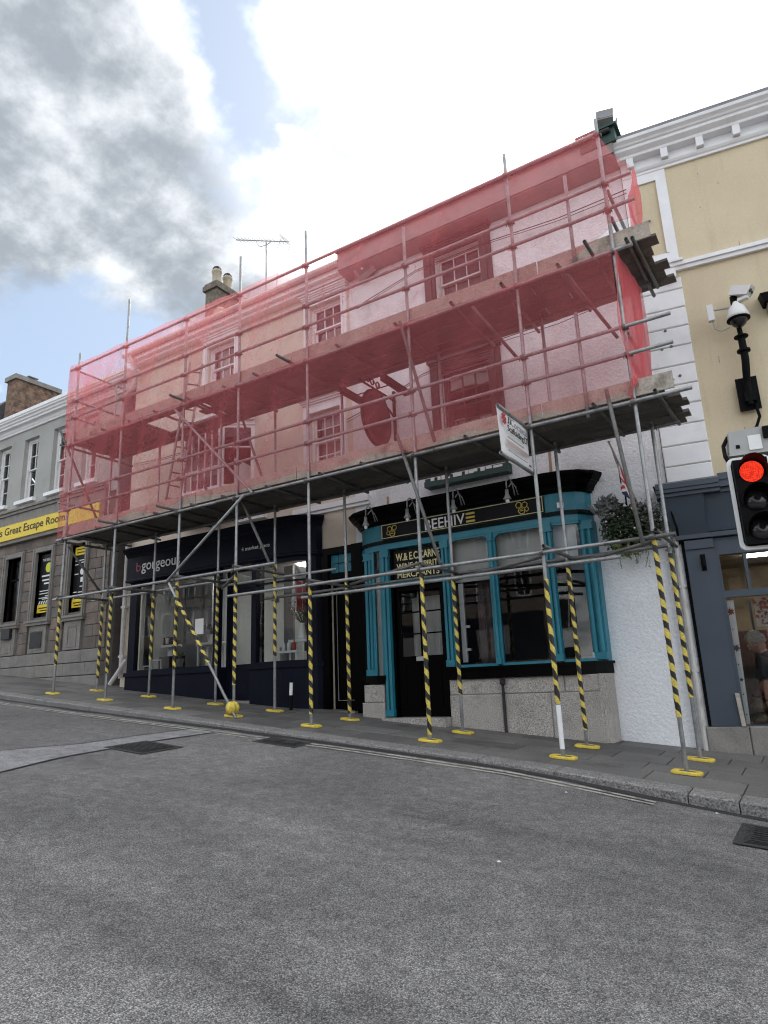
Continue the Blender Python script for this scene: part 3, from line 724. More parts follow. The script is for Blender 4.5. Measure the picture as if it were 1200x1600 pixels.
# white ledge under the deck
MB().box(-8.22,-6.45,1.80,1.9,4.74,4.84).box(-8.22,-6.45,1.84,1.9,4.68,4.737).build('ledge', 'white_paint', pb)
MB().box(-9.7,-8.95,1.78,1.9,4.83,4.93).build('ledge', 'white_paint', pb)
# drainpipes on the left corner
MB().path([(-13.12,1.52,9.56),(-13.12,1.70,9.3),(-13.12,1.70,8.95),(-13.2,1.74,8.8),(-13.42,1.74,8.72),(-13.5,1.74,8.6)], .045).build('downpipe', 'gutter_white', pb, smooth=True)
MB().path([(-13.18,1.82,4.85),(-13.18,1.82,1.85)], .05).lathe((-13.18,1.82,4.85),[(.05,0),(.09,.08),(.10,.16),(.0,.16)],10).box(-13.26,-13.10,1.78,1.9,3.4,3.45).box(-13.26,-13.10,1.78,1.9,2.3,2.35).build('downpipe', 'gutter_white', pb, smooth=False)
MB().tube((-12.98,1.80,2.25),(-13.28,1.62,1.72),.045).build('waste_pipe','gutter_white',pb)
# ---- salon shopfront
sp = [(-12.72,1.88),(-12.72,1.52),(-8.25,1.52),(-7.98,1.56),(-7.78,1.66),(-7.64,1.78),(-7.58,1.88)]
sf = MB().band(sp, 3.95, 4.44, .03, -.10).build('fascia', 'navy', pb)
MB().cove(sp, [(-.1,4.44),(.05,4.44),(.06,4.47),(.08,4.50),(.12,4.535),(.125,4.55),(.15,4.56),(.17,4.59),(.17,4.62),(-.1,4.62)]).cove(sp, [(-.1,3.88),(.04,3.88),(.055,3.90),(.055,3.93),(.04,3.95),(-.1,3.95)]).build('cornice', 'navy', pb)
MB().poly([(q[0], q[1]-.1, 4.625) for q in sp[1:-1]]+[(-7.55,1.89,4.63),(-12.8,1.89,4.63)]).build('lead_flashing', 'lead', pb)
text(sf, 'b', -12.40, -12.24, 4.10, 4.30, 1.489, 'magenta', bold=.004)
text(sf, 'gorgeous', -12.22, -11.00, 4.03, 4.26, 1.489, 'letter_white', bold=.004)
text(sf, '4 market place', -9.25, -8.52, 4.10, 4.20, 1.489, 'letter_white')
sr1 = [(-12.66,1.9),(-12.66,1.56),(-9.93,1.545),(-9.93,1.9)]
sr2 = [(-9.02,1.9),(-9.02,1.53),(-8.25,1.52),(-7.98,1.56),(-7.78,1.66),(-7.64,1.78),(-7.58,1.88)]
for s_ in (sr1, sr2):
    MB().band(s_, .7, 1.86, .02, -.05).build('stall_riser', 'navy', pb)
    MB().band(s_, 1.86, 1.945, .06, -.08).build('sill', 'navy', pb)
# frames and glass
m = MB().box(-12.66,-12.44,1.57,1.68,1.946,3.879).box(-10.05,-9.93,1.55,1.68,1.946,3.879).box(-12.44,-10.05,1.57,1.66,3.78,3.879).box(-12.44,-10.05,1.57,1.66,1.946,1.99)
w = m.build('shop_window', 'navy', pb); pane(w, None, -12.44, -10.05, 1.62, 1.99, 3.78, 'glass', 0)
m = MB().box(-9.02,-8.90,1.535,1.66,1.946,3.879).box(-8.90,-8.25,1.54,1.64,3.80,3.879).box(-8.90,-8.25,1.54,1.64,1.946,1.985).box(-8.90,-8.25,1.55,1.62,3.42,3.45)
cp = sp[2:5]; m.band(cp, 3.80, 3.879, -.02, -.10).band(cp, 1.946, 1.985, -.02, -.10).band(cp, 3.42, 3.45, -.03, -.08).band(sp[4:], 1.946, 3.879, -.01, -.12)
w = m.build('shop_window', 'navy', pb); pane(w, None, -8.90, -8.25, 1.59, 1.985, 3.80, 'glass', 0)
g = MB()
for a, b in zip(cp, cp[1:]): g.quad((a[0], a[1]+.06, 1.985),(b[0], b[1]+.06, 1.985),(b[0], b[1]+.06, 3.80),(a[0], a[1]+.06, 3.80))
g.build('curved_pane', 'glass', w, smooth=True)
d = MB().box(-9.93,-9.85,1.80,1.9,1.05,3.88).box(-9.10,-9.02,1.80,1.9,1.05,3.88).box(-9.85,-9.10,1.80,1.9,3.46,3.54).box(-9.85,-9.10,1.80,1.88,3.80,3.88)
d.box(-9.85,-9.72,1.82,1.87,1.15,3.46).box(-9.22,-9.10,1.82,1.87,1.15,3.46).box(-9.72,-9.22,1.82,1.87,1.15,1.98).box(-9.72,-9.22,1.82,1.87,3.32,3.46)
dr = d.build('door', 'navy', pb); pane(dr, None, -9.72, -9.22, 1.845, 1.98, 3.32, 'glass', 0); pane(dr, None, -9.85, -9.10, 1.845, 3.54, 3.80, 'glass', 0)
MB().path([(-9.18,1.80,2.42),(-9.18,1.77,2.42),(-9.18,1.77,2.62),(-9.18,1.80,2.62)], .012, 6).box(-9.20,-9.16,1.805,1.819,2.34,2.7).build('handle', 'metal_grey', dr)
MB().box(-9.93,-9.02,1.5,2.0,.9,1.3).build('step', 'stone_trim', pb)
# salon interior
rm = MB(); rm.quad((-12.6,4.9,1.3),(-7.6,4.9,1.3),(-7.6,4.9,4.1),(-12.6,4.9,4.1)); rm.quad((-12.55,1.8,1.3),(-12.55,4.9,1.3),(-12.55,4.9,4.1),(-12.55,1.8,4.1)); rm.quad((-7.62,1.95,1.3),(-7.62,1.95,4.1),(-7.62,4.9,4.1),(-7.62,4.9,1.3)); rm.quad((-12.6,1.75,3.96),(-12.6,4.9,3.96),(-7.6,4.9,3.96),(-7.6,1.75,3.96))
rm.box(-10.6,-10.5,2.3,4.9,1.3,3.95).build('interior_wall', 'room_pale', pb)
MB().box(-12.5,-9.95,1.66,2.35,1.80,1.93).box(-9.0,-7.75,1.72,2.35,1.80,1.92).build('display_shelf', 'room_grey', pb)
MB().quad((-12.6,2.36,1.32),(-7.6,2.36,1.32),(-7.6,4.9,1.32),(-12.6,4.9,1.32)).build('floor', 'room_grey', pb)
MB().box(-12.5,-11.35,2.75,2.85,1.3,3.95).build('dark_screen', 'room_grey', pb); MB().box(-11.0,-10.84,2.45,2.6,1.3,3.95).build('column', 'letter_white', pb); MB().box(-8.95,-8.72,2.4,2.46,1.3,3.9).build('mirror_frame', 'room_grey', pb); MB().box(-8.6,-7.8,2.6,2.66,2.2,3.3).build('dark_screen', 'room_dark', pb)
for i, (x, y) in enumerate(((-10.9,2.9),(-8.45,2.7),(-8.35,3.8),(-11.9,3.9))):
    MB().box(x-.3, x+.3, y-.12, y+.12, 3.92, 3.95).build('ceiling_light', 'lamp_white', pb)
# black side door with teal fanlight
m = MB().box(-7.56,-7.42,1.84,1.95,.8,3.98).box(-6.86,-6.62,1.80,1.95,.8,3.98).box(-7.42,-6.86,1.84,1.95,3.86,3.98).box(-7.42,-6.86,1.86,1.95,3.40,3.50)
fr = m.build('door_frame', 'black_gloss', pb)
m = MB().box(-7.42,-6.86,2.0,2.05,1.05,3.40); sd_ = m.build('door', 'black_gloss', pb)
m = MB().box(-7.34,-7.333,1.985,1.999,1.25,3.25).box(-7.333,-6.9,1.985,1.999,1.25,1.257).box(-7.333,-6.9,1.985,1.999,3.243,3.25); m.build('door_moulding', 'metal_grey', sd_)
m = MB()
for k in range(3):
    for j in range(2): m.box(-7.40+k*.178, -7.40+k*.178+.165, 1.93, 1.94, 3.52+j*.175, 3.52+j*.175+.16)
m.build('fanlight', 'teal', fr)
MB().box(-7.5,-6.8,1.7,2.1,.8,1.08).build('step', 'stone_trim', pb)
# chimney
ch = MB().box(-14.35,-13.87,5.0,5.95,10.8,13.55).build('chimney', 'rubble', pb)
MB().box(-14.42,-13.80,4.93,6.02,13.55,13.72).box(-14.38,-13.84,4.97,5.98,13.721,13.80).build('chimney_cap', 'rubble', ch)
for y in (5.22, 5.68):
    MB().lathe((-14.11, y, 13.80), [(.16,0),(.17,.05),(.145,.10),(.14,.42),(.165,.46),(.165,.52),(.14,.54),(.12,.54),(.12,.3)], 14).build('chimney_pot', 'pot', ch, smooth=True)
    m = MB()
    for k in range(6):
        a = k*math.pi/6; m.path([(-14.11+.14*math.cos(a+t*math.pi)*0+.14*math.cos(t*math.pi)*math.cos(a), y+.14*math.cos(t*math.pi)*math.sin(a), 14.33+.16*math.sin(t*math.pi)) for t in [i/8 for i in range(9)]], .010, 5)
    m.build('cowl_wire', 'iron', ch)
# low grey ridge piece with flower-like finial seen above the gutter
MB().lathe((-12.0, 3.4, 11.0), [(.16,0),(.18,.12),(.16,.3),(.10,.36)], 12).build('roof_vent', 'pot', pb)
# aerial
an = thing('television_aerial', (-11.38, 4.5, 12.0), 'thin rooftop television aerial on a mast left of the tallest tubes', 'aerial')
MB().tube((-11.38,4.5,11.6),(-11.39,4.5,13.8),.022,8).build('mast', 'metal_grey', an)
b0, b1 = Vector((-12.50,4.42,14.30)), Vector((-10.60,4.58,13.52))
m = MB().tube(b0, b1, .014, 6)
m.path([b0.lerp(b1,.40), b0.lerp(b1,.42)+Vector((0,0,-.14)), b0.lerp(b1,.47)+Vector((0,0,-.2)), b0.lerp(b1,.58)+Vector((0,0,-.13)), b0.lerp(b1,.63)+Vector((0,0,-.08)), b0.lerp(b1,.66)], .012, 6)
m.build('boom', 'metal_grey', an)
m = MB()
for k in range(13):
    q = b0.lerp(b1, .03+.072*k); m.tube(q-Vector((.03,.16,0)), q+Vector((.03,.16,0)), .006, 5); m.tube(q-Vector((0,0,.03)), q+Vector((0,0,.03)), .006, 5)
m.build('element', 'metal_grey', an, kind='stuff')
m = MB(); q = b0.lerp(b1, .93)
for s_ in (-1, 1):
    for k in range(5):
        m.tube(q+Vector((-.02*k*0+.03*k*-1, 0, s_*.06*k))-Vector((0,.2,0)), q+Vector((-.03*k, 0, s_*.06*k))+Vector((0,.2,0)), .006, 5)
    for yy in (-.2, .2): m.tube(q+Vector((0,yy,0)), q+Vector((-.13,yy,s_*.27)), .006, 5)
m.build('reflector', 'metal_grey', an)
an2 = thing('television_aerial', (-11.75, 4.2, 11.8), 'small broken aerial sticks behind the gutter beside the big aerial', 'aerial')
MB().tube((-12.0,4.2,12.1),(-12.06,4.2,12.55),.012,5).tube((-11.75,4.2,11.95),(-11.75,4.2,12.25),.012,5).tube((-12.0,4.2,12.1),(-11.62,4.2,11.88),.012,5).tube((-11.75,4.2,11.3),(-11.75,4.2,12.0),.015,5).build('rod', 'metal_grey', an2)
MB().tube((-10.75,4.2,11.5),(-10.72,4.2,12.35),.010,5).build('rod', 'metal_grey', an2)

# ================================================================== white pub
BX0, BX1 = -6.80, -1.46
pub = thing('public_house', (-4.2, 1.9, .8), 'white roughcast pub with teal and black curved shopfront and brown upper windows', 'building')
holes = [(-4.86,-3.95,8.05,9.12), (-4.88,-3.95,5.6,6.78), (-6.35,-2.6,1.4,3.75)]
wall(BX0, BX1, 4.46, 9.50, 1.9, holes[:2], .26).build('wall', 'pub_render_up', pub)
wall(BX0, BX1, -.5, 4.46, 1.9, [(-6.55,-2.62,1.0,3.75)], .3).build('wall', 'pub_render', pub)
shell(pub, BX0, BX1, 9.72, 12.4, floors=(4.3, 7.35))
c = MB().hexa([(BX0,1.55,9.40),(BX1,1.55,9.40),(BX1,1.9,9.36),(BX0,1.9,9.36),(BX0,1.55,9.46),(BX1,1.55,9.46),(BX1,1.9,9.50),(BX0,1.9,9.50)])
c.box(BX0, BX1, 1.52, 1.57, 9.42, 9.79).build('eaves_board', 'eave_brown', pub)
MB().lathe((BX0, 1.47, 9.80), [(.035,0),(.042,.01),(.042,BX1-BX0-.01),(.035,BX1-BX0)], 10, 'X').build('gutter', 'iron', pub)
for z0, z1, hd in ((8.05,9.12,.14),(5.6,6.78,.10)):
    x0, x1 = -4.86, -3.95; m = MB(); w_ = .21
    m.box(x0-w_, x0, 1.84, 1.9, z0-.05, z1+.2).box(x1, x1+w_, 1.84, 1.9, z0-.05, z1+.2).box(x0, x1, 1.84, 1.9, z1, z1+.2)
    m.box(x0-w_*.62, x0-w_*.3, 1.815, 1.84, z0, z1+.15).box(x1+w_*.3, x1+w_*.62, 1.815, 1.84, z0, z1+.15)
    for k in range(4): m.box(x0-.17+.03*k, x1+.17-.03*k, 1.80+.008*k, 1.84, z1+.16-.045*k, z1+.19-.045*k)
    m.box(x0-w_-.03, x1+w_+.03, 1.78, 1.9, z1+.2, z1+.2+hd)
    m.build('window_surround', 'brown_paint', pub)
    MB().box(x0-w_-.03, x1+w_+.03, 1.76, 1.9, z0-.16, z0-.055).build('window_sill', 'brown_paint', pub)
    sash(pub, x0, x1, z0, z1, 2.0, 3, 2, 2, 'gutter_white' if z0 > 7 else 'brown_paint', 'old_glass', zm=z0+.5)
curtain(pub, -4.8, -4.0, 8.1, 8.6, 2.3, 'curtain_dark'); curtain(pub, -4.8, -4.0, 5.65, 6.0, 2.25, 'curtain_dark')
# shopfront, swept along its curved plan
q = [(-6.62,1.88),(-6.55,1.72),(-6.40,1.60),(-6.18,1.53),(-5.95,1.50)]
q2 = [(-3.05,1.50),(-2.84,1.53),(-2.68,1.60),(-2.58,1.72),(-2.53,1.88)]
pp = q + [(-4.5,1.50)] + q2
MB().band(pp, 3.86, 4.14, .0, -.12).build('fascia', 'teal', pub)
c = MB().cove(pp, [(-.12,4.14),(.03,4.14),(.04,4.165),(.065,4.17),(.075,4.20),(.10,4.24),(.14,4.27),(.145,4.285),(.17,4.29),(.185,4.32),(.22,4.36),(.23,4.385),(.235,4.41),(-.12,4.41)]).band(pp, 3.80, 3.86, .035, -.12)
c.build('cornice', 'black_gloss', pub)
MB().poly([(a[0], a[1]-.12, 4.412) for a in pp[1:-1]]+[(-2.5,1.9,4.44),(-6.7,1.9,4.44)]).build('lead_flashing', 'lead', pub)
sb = MB().box(-5.98,-3.12,1.462,1.498,3.875,4.125).build('sign_board', 'vinyl_black', pub)
m = MB()
for z in (3.882, 4.108): m.box(-5.97,-3.13,1.452,1.461,z,z+.010)
m.box(-5.97,-5.96,1.452,1.461,3.892,4.108).box(-3.14,-3.13,1.452,1.461,3.892,4.108); m.build('gold_line', 'gold_pale', sb)
text(sb, 'BEEHIV', -5.13, -4.41, 3.905, 4.075, 1.461, 'letter_white', bold=.006, ext=.008)
for k in range(3): MB().box(-4.385,-4.235,1.450,1.461,3.915+k*.062,3.945+k*.062).build('gold_bar', 'gold', sb)
def ring6(cx, cz, r, th, m, a0=0.):
    for k in range(6):
        a, b = a0+k*math.pi/3, a0+(k+1)*math.pi/3
        P = [(cx+rr*math.cos(t), cz+rr*math.sin(t)) for rr, t in ((r,a),(r,b),(r-th,b),(r-th,a))]
        m.extr(P, 1.451, 1.461)
for cx, mir in ((-5.76,1),(-3.46,-1)):
    m = MB()
    ring6(cx-.05*mir, 4.035, .052, .011, m, .3); ring6(cx+.045*mir, 4.045, .052, .011, m, .9); ring6(cx, 3.955, .062, .011, m, .1); ring6(cx-.075*mir, 3.965, .04, .010, m, .5)
    m.box(cx-.03, cx+.03, 1.449, 1.4505, 3.945, 3.955).box(cx-.025, cx+.025, 1.449, 1.4505, 3.972, 3.982)
    m.build('bee_emblem', 'gold', sb)
# head rail, pilasters, transoms
MB().band(pp, 3.70, 3.80, .01, -.10).build('head_rail', 'teal', pub)
MB().band([(-4.86,1.50)]+[(-4.5,1.5)]+q2, 1.53, 1.66, .05, -.12).band([(-4.86,1.50)]+[(-4.5,1.5)]+q2, 1.66, 1.70, .08, -.12).build('sill', 'black_gloss', pub)
MB().band(q[:4]+[(-6.0,1.51)], 1.58, 1.64, .07, -.12).band(q[:4]+[(-6.0,1.51)], 1.50, 1.58, .03, -.12).build('sill', 'black_gloss', pub)
def pil(x, y, z0, z1, w=.05, n=2):
    m = MB()
    for k in range(n):
        xx = x+(k-(n-1)/2)*w*1.35
        m.tube((xx, y, z0+.10), (xx, y, z1-.12), w/2, 10)
    m.box(x-w*n*.72, x+w*n*.72, y-.02, y+.07, z0, z0+.10).box(x-w*n*.72, x+w*n*.72, y-.02, y+.07, z1-.11, z1-.002).box(x-w*n*.8, x+w*n*.8, y-.035, y+.07, z1-.13, z1-.111)
    m.box(x-w*n*.66, x+w*n*.66, y+.02, y+.08, z0+.10, z1-.13)
    return m.build('pilaster', 'teal', pub)
pil(-6.36, 1.59, 1.642, 3.70, .06, 2); pil(-5.96, 1.50, 1.0, 3.70, .055, 2); pil(-4.82, 1.48, 1.72, 3.70, .05, 2)
pil(-4.02, 1.47, 1.72, 3.70, .05, 1); pil(-3.12, 1.47, 1.72, 3.70, .05, 2); pil(-2.60, 1.66, 1.72, 3.70, .07, 2)
MB().box(-2.62,-2.50,1.70,1.90,1.70,3.70).build('pilaster', 'teal', pub)
# sidelight with pale blind
MB().box(-6.25,-6.20,1.53,1.58,1.64,3.70).build('window_frame', 'teal', pub); MB().box(-6.08,-6.04,1.52,1.57,1.64,3.70).build('window_frame', 'teal', pub)
MB().quad((-6.3,1.60,1.64),(-6.0,1.56,1.64),(-6.0,1.56,3.3),(-6.3,1.60,3.3)).build('blind', 'blind', pub)
pane(pub, None, -6.22, -6.05, 1.55, 1.66, 3.70)
# front windows with rounded upper corners
def frontwin(x0, x1, z0, z1, y, r=.09):
    m = MB().box(x0, x0+.035, y, y+.06, z0, z1).box(x1-.035, x1, y, y+.06, z0, z1).box(x0+.035, x1-.035, y, y+.06, z0, z0+.04).box(x0+.035, x1-.035, y, y+.06, z1-.03, z1)
    for s_, cx in ((1, x0+.035), (-1, x1-.035)):
        P = [(cx, z1-.03)] + [(cx+s_*(r-r*math.cos(t)), z1-.03-r+r*math.sin(t)) for t in [i*math.pi/16 for i in range(9)]]
        m.extr(P, y+.003, y+.055)
    w = m.build('window_frame', 'teal', pub); pane(w, None, x0+.035, x1-.035, y+.03, z0+.04, z1-.03, 'glass', .003); return w
frontwin(-4.75, -4.05, 1.70, 3.70, 1.50); frontwin(-3.99, -3.17, 1.70, 3.70, 1.50)
MB().band(q2[:4], 3.66, 3.70, 0, -.06).build('window_frame', 'teal', pub); w = MB().band(q2[:4], 1.70, 1.74, 0, -.06).build('window_frame', 'teal', pub)
g = MB(); cq = [(-3.06,1.50)]+q2[:4]
for a, b in zip(cq, cq[1:]): g.quad((a[0],a[1]+.03,1.74),(b[0],b[1]+.03,1.74),(b[0],b[1]+.03,3.66),(a[0],a[1]+.03,3.66))
g.build('curved_pane', 'glass', w, smooth=True)
MB().quad((-4.8,1.68,3.15),(-2.75,1.68,3.15),(-2.75,1.68,3.70),(-4.8,1.68,3.70)).quad((-4.8,1.70,3.02),(-4.0,1.70,3.02),(-4.0,1.70,3.16),(-4.8,1.70,3.16)).build('blind', 'blind', pub)
MB().box(-4.70,-4.62,1.66,1.70,1.78,3.0).box(-4.62,-4.55,1.66,1.70,2.3,2.34).box(-4.62,-4.55,1.66,1.70,1.95,1.99).build('shutter_strip', 'white_paint', pub)
curtain(pub, -4.5, -4.2, 1.75, 3.1, 1.9, 'curtain_dark'); curtain(pub, -3.35, -3.2, 1.75, 3.1, 1.8, 'curtain_dark')
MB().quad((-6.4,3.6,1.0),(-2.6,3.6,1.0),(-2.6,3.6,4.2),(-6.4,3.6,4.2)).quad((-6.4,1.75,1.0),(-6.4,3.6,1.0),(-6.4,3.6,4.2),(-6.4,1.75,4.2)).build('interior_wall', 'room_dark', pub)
MB().box(-4.7,-2.8,2.1,2.9,1.72,1.78).build('bar_counter', 'room_brown', pub)
# stall riser of granite blocks
def gran(x0, x1, z0f, z1, y, back):
    m = MB(); m.blk(x0+.003, x1-.003, y, back, z0f, z1-.004, .012, .004); m.build('granite_block', 'granite', pub)
for a, b in ((-4.88,-4.02),(-4.02,-3.1),(-3.1,-2.62)):
    y0 = 1.50 if b < -2.7 else 1.52
    gran(a, b, 1.30, 1.53, y0, 1.75)
for a, b in ((-4.88,-4.02),(-4.02,-3.3),(-3.3,-2.60)): gran(a, b, .45, 1.30, 1.485, 1.75)
m = MB(); m.hexa([(-2.62,1.52,.45),(-2.52,1.58,.45),(-2.50,1.89,.45),(-2.62,1.89,.45),(-2.62,1.52,1.53),(-2.52,1.58,1.53),(-2.50,1.89,1.53),(-2.62,1.89,1.53)]); m.build('granite_block', 'granite', pub)
gran(-6.46,-6.06,1.22,1.50,1.50,1.86); gran(-6.49,-6.05,.75,1.22,1.48,1.86)
MB().box(-6.0,-4.88,1.30,1.9,.55,.98).build('step', 'granite', pub)
MB().tube((-3.99,1.455,1.45),(-3.99,1.455,.75),.022,8).lathe((-3.99,1.455,1.42),[(.022,0),(.045,.02),(.045,.08),(.02,.10)],8).build('waste_pipe', 'iron', pub)
# door with gilded overlight
m = MB().box(-5.90,-5.84,1.55,1.66,.98,3.70).box(-4.93,-4.87,1.55,1.66,.98,3.70).box(-5.84,-4.93,1.55,1.66,3.06,3.14); m.build('door_frame', 'black_gloss', pub)
MB().box(-5.90,-4.87,1.52,1.549,3.06,3.16).build('transom', 'teal', pub)
ov = MB().box(-5.84,-4.93,1.59,1.60,3.16,3.68).build('overlight', 'vinyl_black', pub)
text(ov, 'W.& E.C.CARNE', -5.79, -4.96, 3.49, 3.62, 1.59, 'gold_pale', bold=.02)
text(ov, 'WINE & SPIRIT', -5.78, -5.0, 3.345, 3.445, 1.59, 'gold_pale', bold=.012)
text(ov, 'MERCHANTS', -5.77, -4.98, 3.20, 3.30, 1.59, 'gold_pale', bold=.012)
d = MB(); y0, y1 = 1.60, 1.65
d.box(-5.84,-5.76,y0,y1,.99,3.06).box(-5.01,-4.93,y0,y1,.99,3.06).box(-5.76,-5.01,y0,y1,.99,1.92).box(-5.76,-5.01,y0,y1,2.98,3.06).box(-5.40,-5.375,y0,y1,1.92,2.98)
for z in (2.27, 2.62): d.box(-5.76,-5.40,y0+.004,y1-.004,z-.011,z+.011).box(-5.375,-5.01,y0+.004,y1-.004,z-.011,z+.011)
dr = d.build('door', 'black_gloss', pub)
for a, b in ((-5.76,-5.40),(-5.375,-5.01)):
    for z0, z1 in ((1.92,2.26),(2.28,2.61),(2.63,2.98)): pane(dr, None, a, b, 1.625, z0, z1, 'glass', .004)
m = MB()
for a, b in ((-5.72,-5.42),(-5.34,-5.05)): m.box(a,b,1.588,1.599,1.10,1.13).box(a,b,1.588,1.599,1.80,1.83).box(a,a+.03,1.588,1.599,1.13,1.80).box(b-.03,b,1.588,1.599,1.13,1.80)
m.build('door_panel', 'black_gloss', dr)
MB().box(-5.49,-5.29,1.59,1.599,1.96-.12,1.91).build('letter_plate', 'metal_grey', dr)
curtain(pub, -5.74, -5.05, 1.9, 2.9, 1.95, 'curtain')
# wall fixtures: green board, cable box
MB().box(-5.23,-3.72,1.70,1.9,4.70,4.80).box(-5.23,-3.72,1.74,1.9,4.80,4.86).build('canopy_batten', 'green_paint', pub)
m = MB(); x = -5.1
while x < -3.8:
    w_ = random.uniform(.05,.16); m.box(x, x+w_, 1.695, 1.71, 4.79+random.uniform(-.01,.01), 4.83+random.uniform(0,.03)); x += w_+random.uniform(0,.08)
m.build('peeling_paint', 'letter_white', pub, kind='stuff')
MB().box(-2.92,-2.83,1.46,1.50,3.90,3.98).build('alarm_box', 'white_upvc', pub)
MB().quad((-3.12,1.893,4.44),(-3.07,1.893,4.44),(-3.06,1.893,5.05),(-3.10,1.893,5.05)).build('rust_streak', 'rust', pub)
MB().quad((-6.12,1.893,4.45),(-6.06,1.893,4.45),(-6.07,1.893,4.75),(-6.11,1.893,4.75)).build('rust_streak', 'rust', pub)
# roof end: teal gutter box, grey floodlight
MB().box(-1.95,-1.40,1.5,2.0,9.60,9.86).box(-2.0,-1.35,1.45,2.1,9.86,9.90).build('gutter_box', 'green_paint', pub)

# ================================================================== left building with escape room sign
EX0, EX1 = -27.0, -13.75
es = thing('stone_fronted_building', (-16.5, 1.9, 1.9), 'building with brown stone ground floor, grey render above and white sash windows', 'building')
wins = [(-20.45,-19.75), (-19.25,-18.95+.2), (-18.12,-17.42), (-16.72,-16.08), (-15.36,-14.74)]
wins = [(-20.85,-20.15), (-19.5,-18.8), (-18.12,-17.42), (-16.72,-16.08), (-15.36,-14.74)]
holes = [(a, b, 6.80, 8.62) for a, b in wins]
gf = [(-19.8,-19.05), (-18.42,-17.68), (-17.0,-16.30), (-15.5,-14.88)]
holes2 = [(a, b, 3.5, 5.2) for a, b in gf]
wall(EX0, EX1, 6.35, 8.92, 1.9, holes, .2).build('wall', 'grey_render', es)
wall(EX0, EX1, -.5, 6.35, 1.94, holes2, .3).build('wall', 'mortar', es)
shell(es, EX0, EX1, 9.22, 11.6, floors=(5.7,), ym=6)
c = MB()
c.cove([(EX0,1.9),(EX1+.42,1.9)], [(-.3,8.90),(.05,8.90),(.06,8.94),(.085,8.97),(.10,9.02),(.12,9.04),(.20,9.05),(.215,9.10),(.25,9.12),(.265,9.16),(.31,9.19),(.315,9.22),(.34,9.24),(.345,9.33),(-.3,9.33)])
c.build('cornice', 'white_paint', es)
for a, b in wins:
    sash(es, a, b, 6.80, 8.62, 2.05, 2, 2, 2, 'white_upvc', 'glass', fw=.075)
    MB().box(a-.1, b+.1, 1.80, 1.9, 6.70, 6.795).build('window_sill', 'white_paint', es)
    curtain(es, a+.1, a+.35, 6.85, 8.5, 2.3, 'curtain'); 
# string course and sign
MB().box(EX0, -14.1, 1.74, 1.9, 6.40, 6.48).box(EX0, -14.1, 1.70, 1.9, 6.481, 6.54).build('string_course', 'stone_trim', es)
MB().box(EX0, -14.1, 1.78, 1.94, 5.60, 6.395).build('sign_band', 'stone_trim', es)
sgn = MB().box(-19.6,-15.56,1.74,1.779,5.70,6.12).box(-15.54,-14.25,1.742,1.779,5.70,6.12).build('sign_board', 'sign_yellow', es)
text(sgn, "all's Great Escape Rooms", -19.0, -15.50, 5.775, 6.06, 1.739, 'letter_black', bold=.012)
# lower storey ashlar: each block its own piece
random.seed(5)
def ash(x0, x1, z0, z1):
    if x1-x0 < .05: return
    m = MB(); m.blk(x0+.005, x1-.005, 1.895+random.uniform(-.004,.004), 1.95, z0+.005, z1-.005, .008, .002)
    m.build('stone_block', 'ashlar%d' % random.choice((0,0,1,2,3)), es)
piers = [(-20.5,-19.95),(-18.9,-18.57),(-17.53,-17.15),(-16.15,-15.65),(-14.73,-13.95)]
H = .265
for x0, x1 in piers:
    z = 3.42; k = 0
    while z < 5.33:
        mid = x0+(x1-x0)*(.35 if k % 2 else .62)
        if x1-x0 > .6: ash(x0, mid, z, z+H); ash(mid, x1, z, z+H)
        else: ash(x0, x1, z, z+H)
        z += H; k += 1
    z0 = 2.58
    for j in range(3): 
        mid = x0+(x1-x0)*(.4 if j % 2 else .6)
        ash(x0, mid, z0+j*.28, z0+(j+1)*.28); ash(mid, x1, z0+j*.28, z0+(j+1)*.28)
z = 3.42+H*8
for z0, z1 in ((5.345, 5.6),):
    x = -20.5
    while x < -13.95:
        w_ = random.uniform(.5,.9); ash(x, min(x+w_, -13.95), z0, z1); x += w_
# plinth
for z0, z1, yy in ((2.28,2.57,1.84),(1.98,2.27,1.82),(1.5,1.97,1.80),(1.0,1.49,1.80)):
    x = -20.5+random.random()*.3
    while x < -13.95:
        w_ = random.uniform(.7,1.3); e = min(x+w_, -13.95)
        m = MB(); m.blk(x+.004, e-.004, yy, 1.95, z0+.004, z1-.004, .01, .003); m.build('plinth_stone', 'stone_trim', es); x += w_
MB().box(-13.95,-13.76,1.99,2.6,-.5,6.3).build('side_return', 'ashlar1', es)
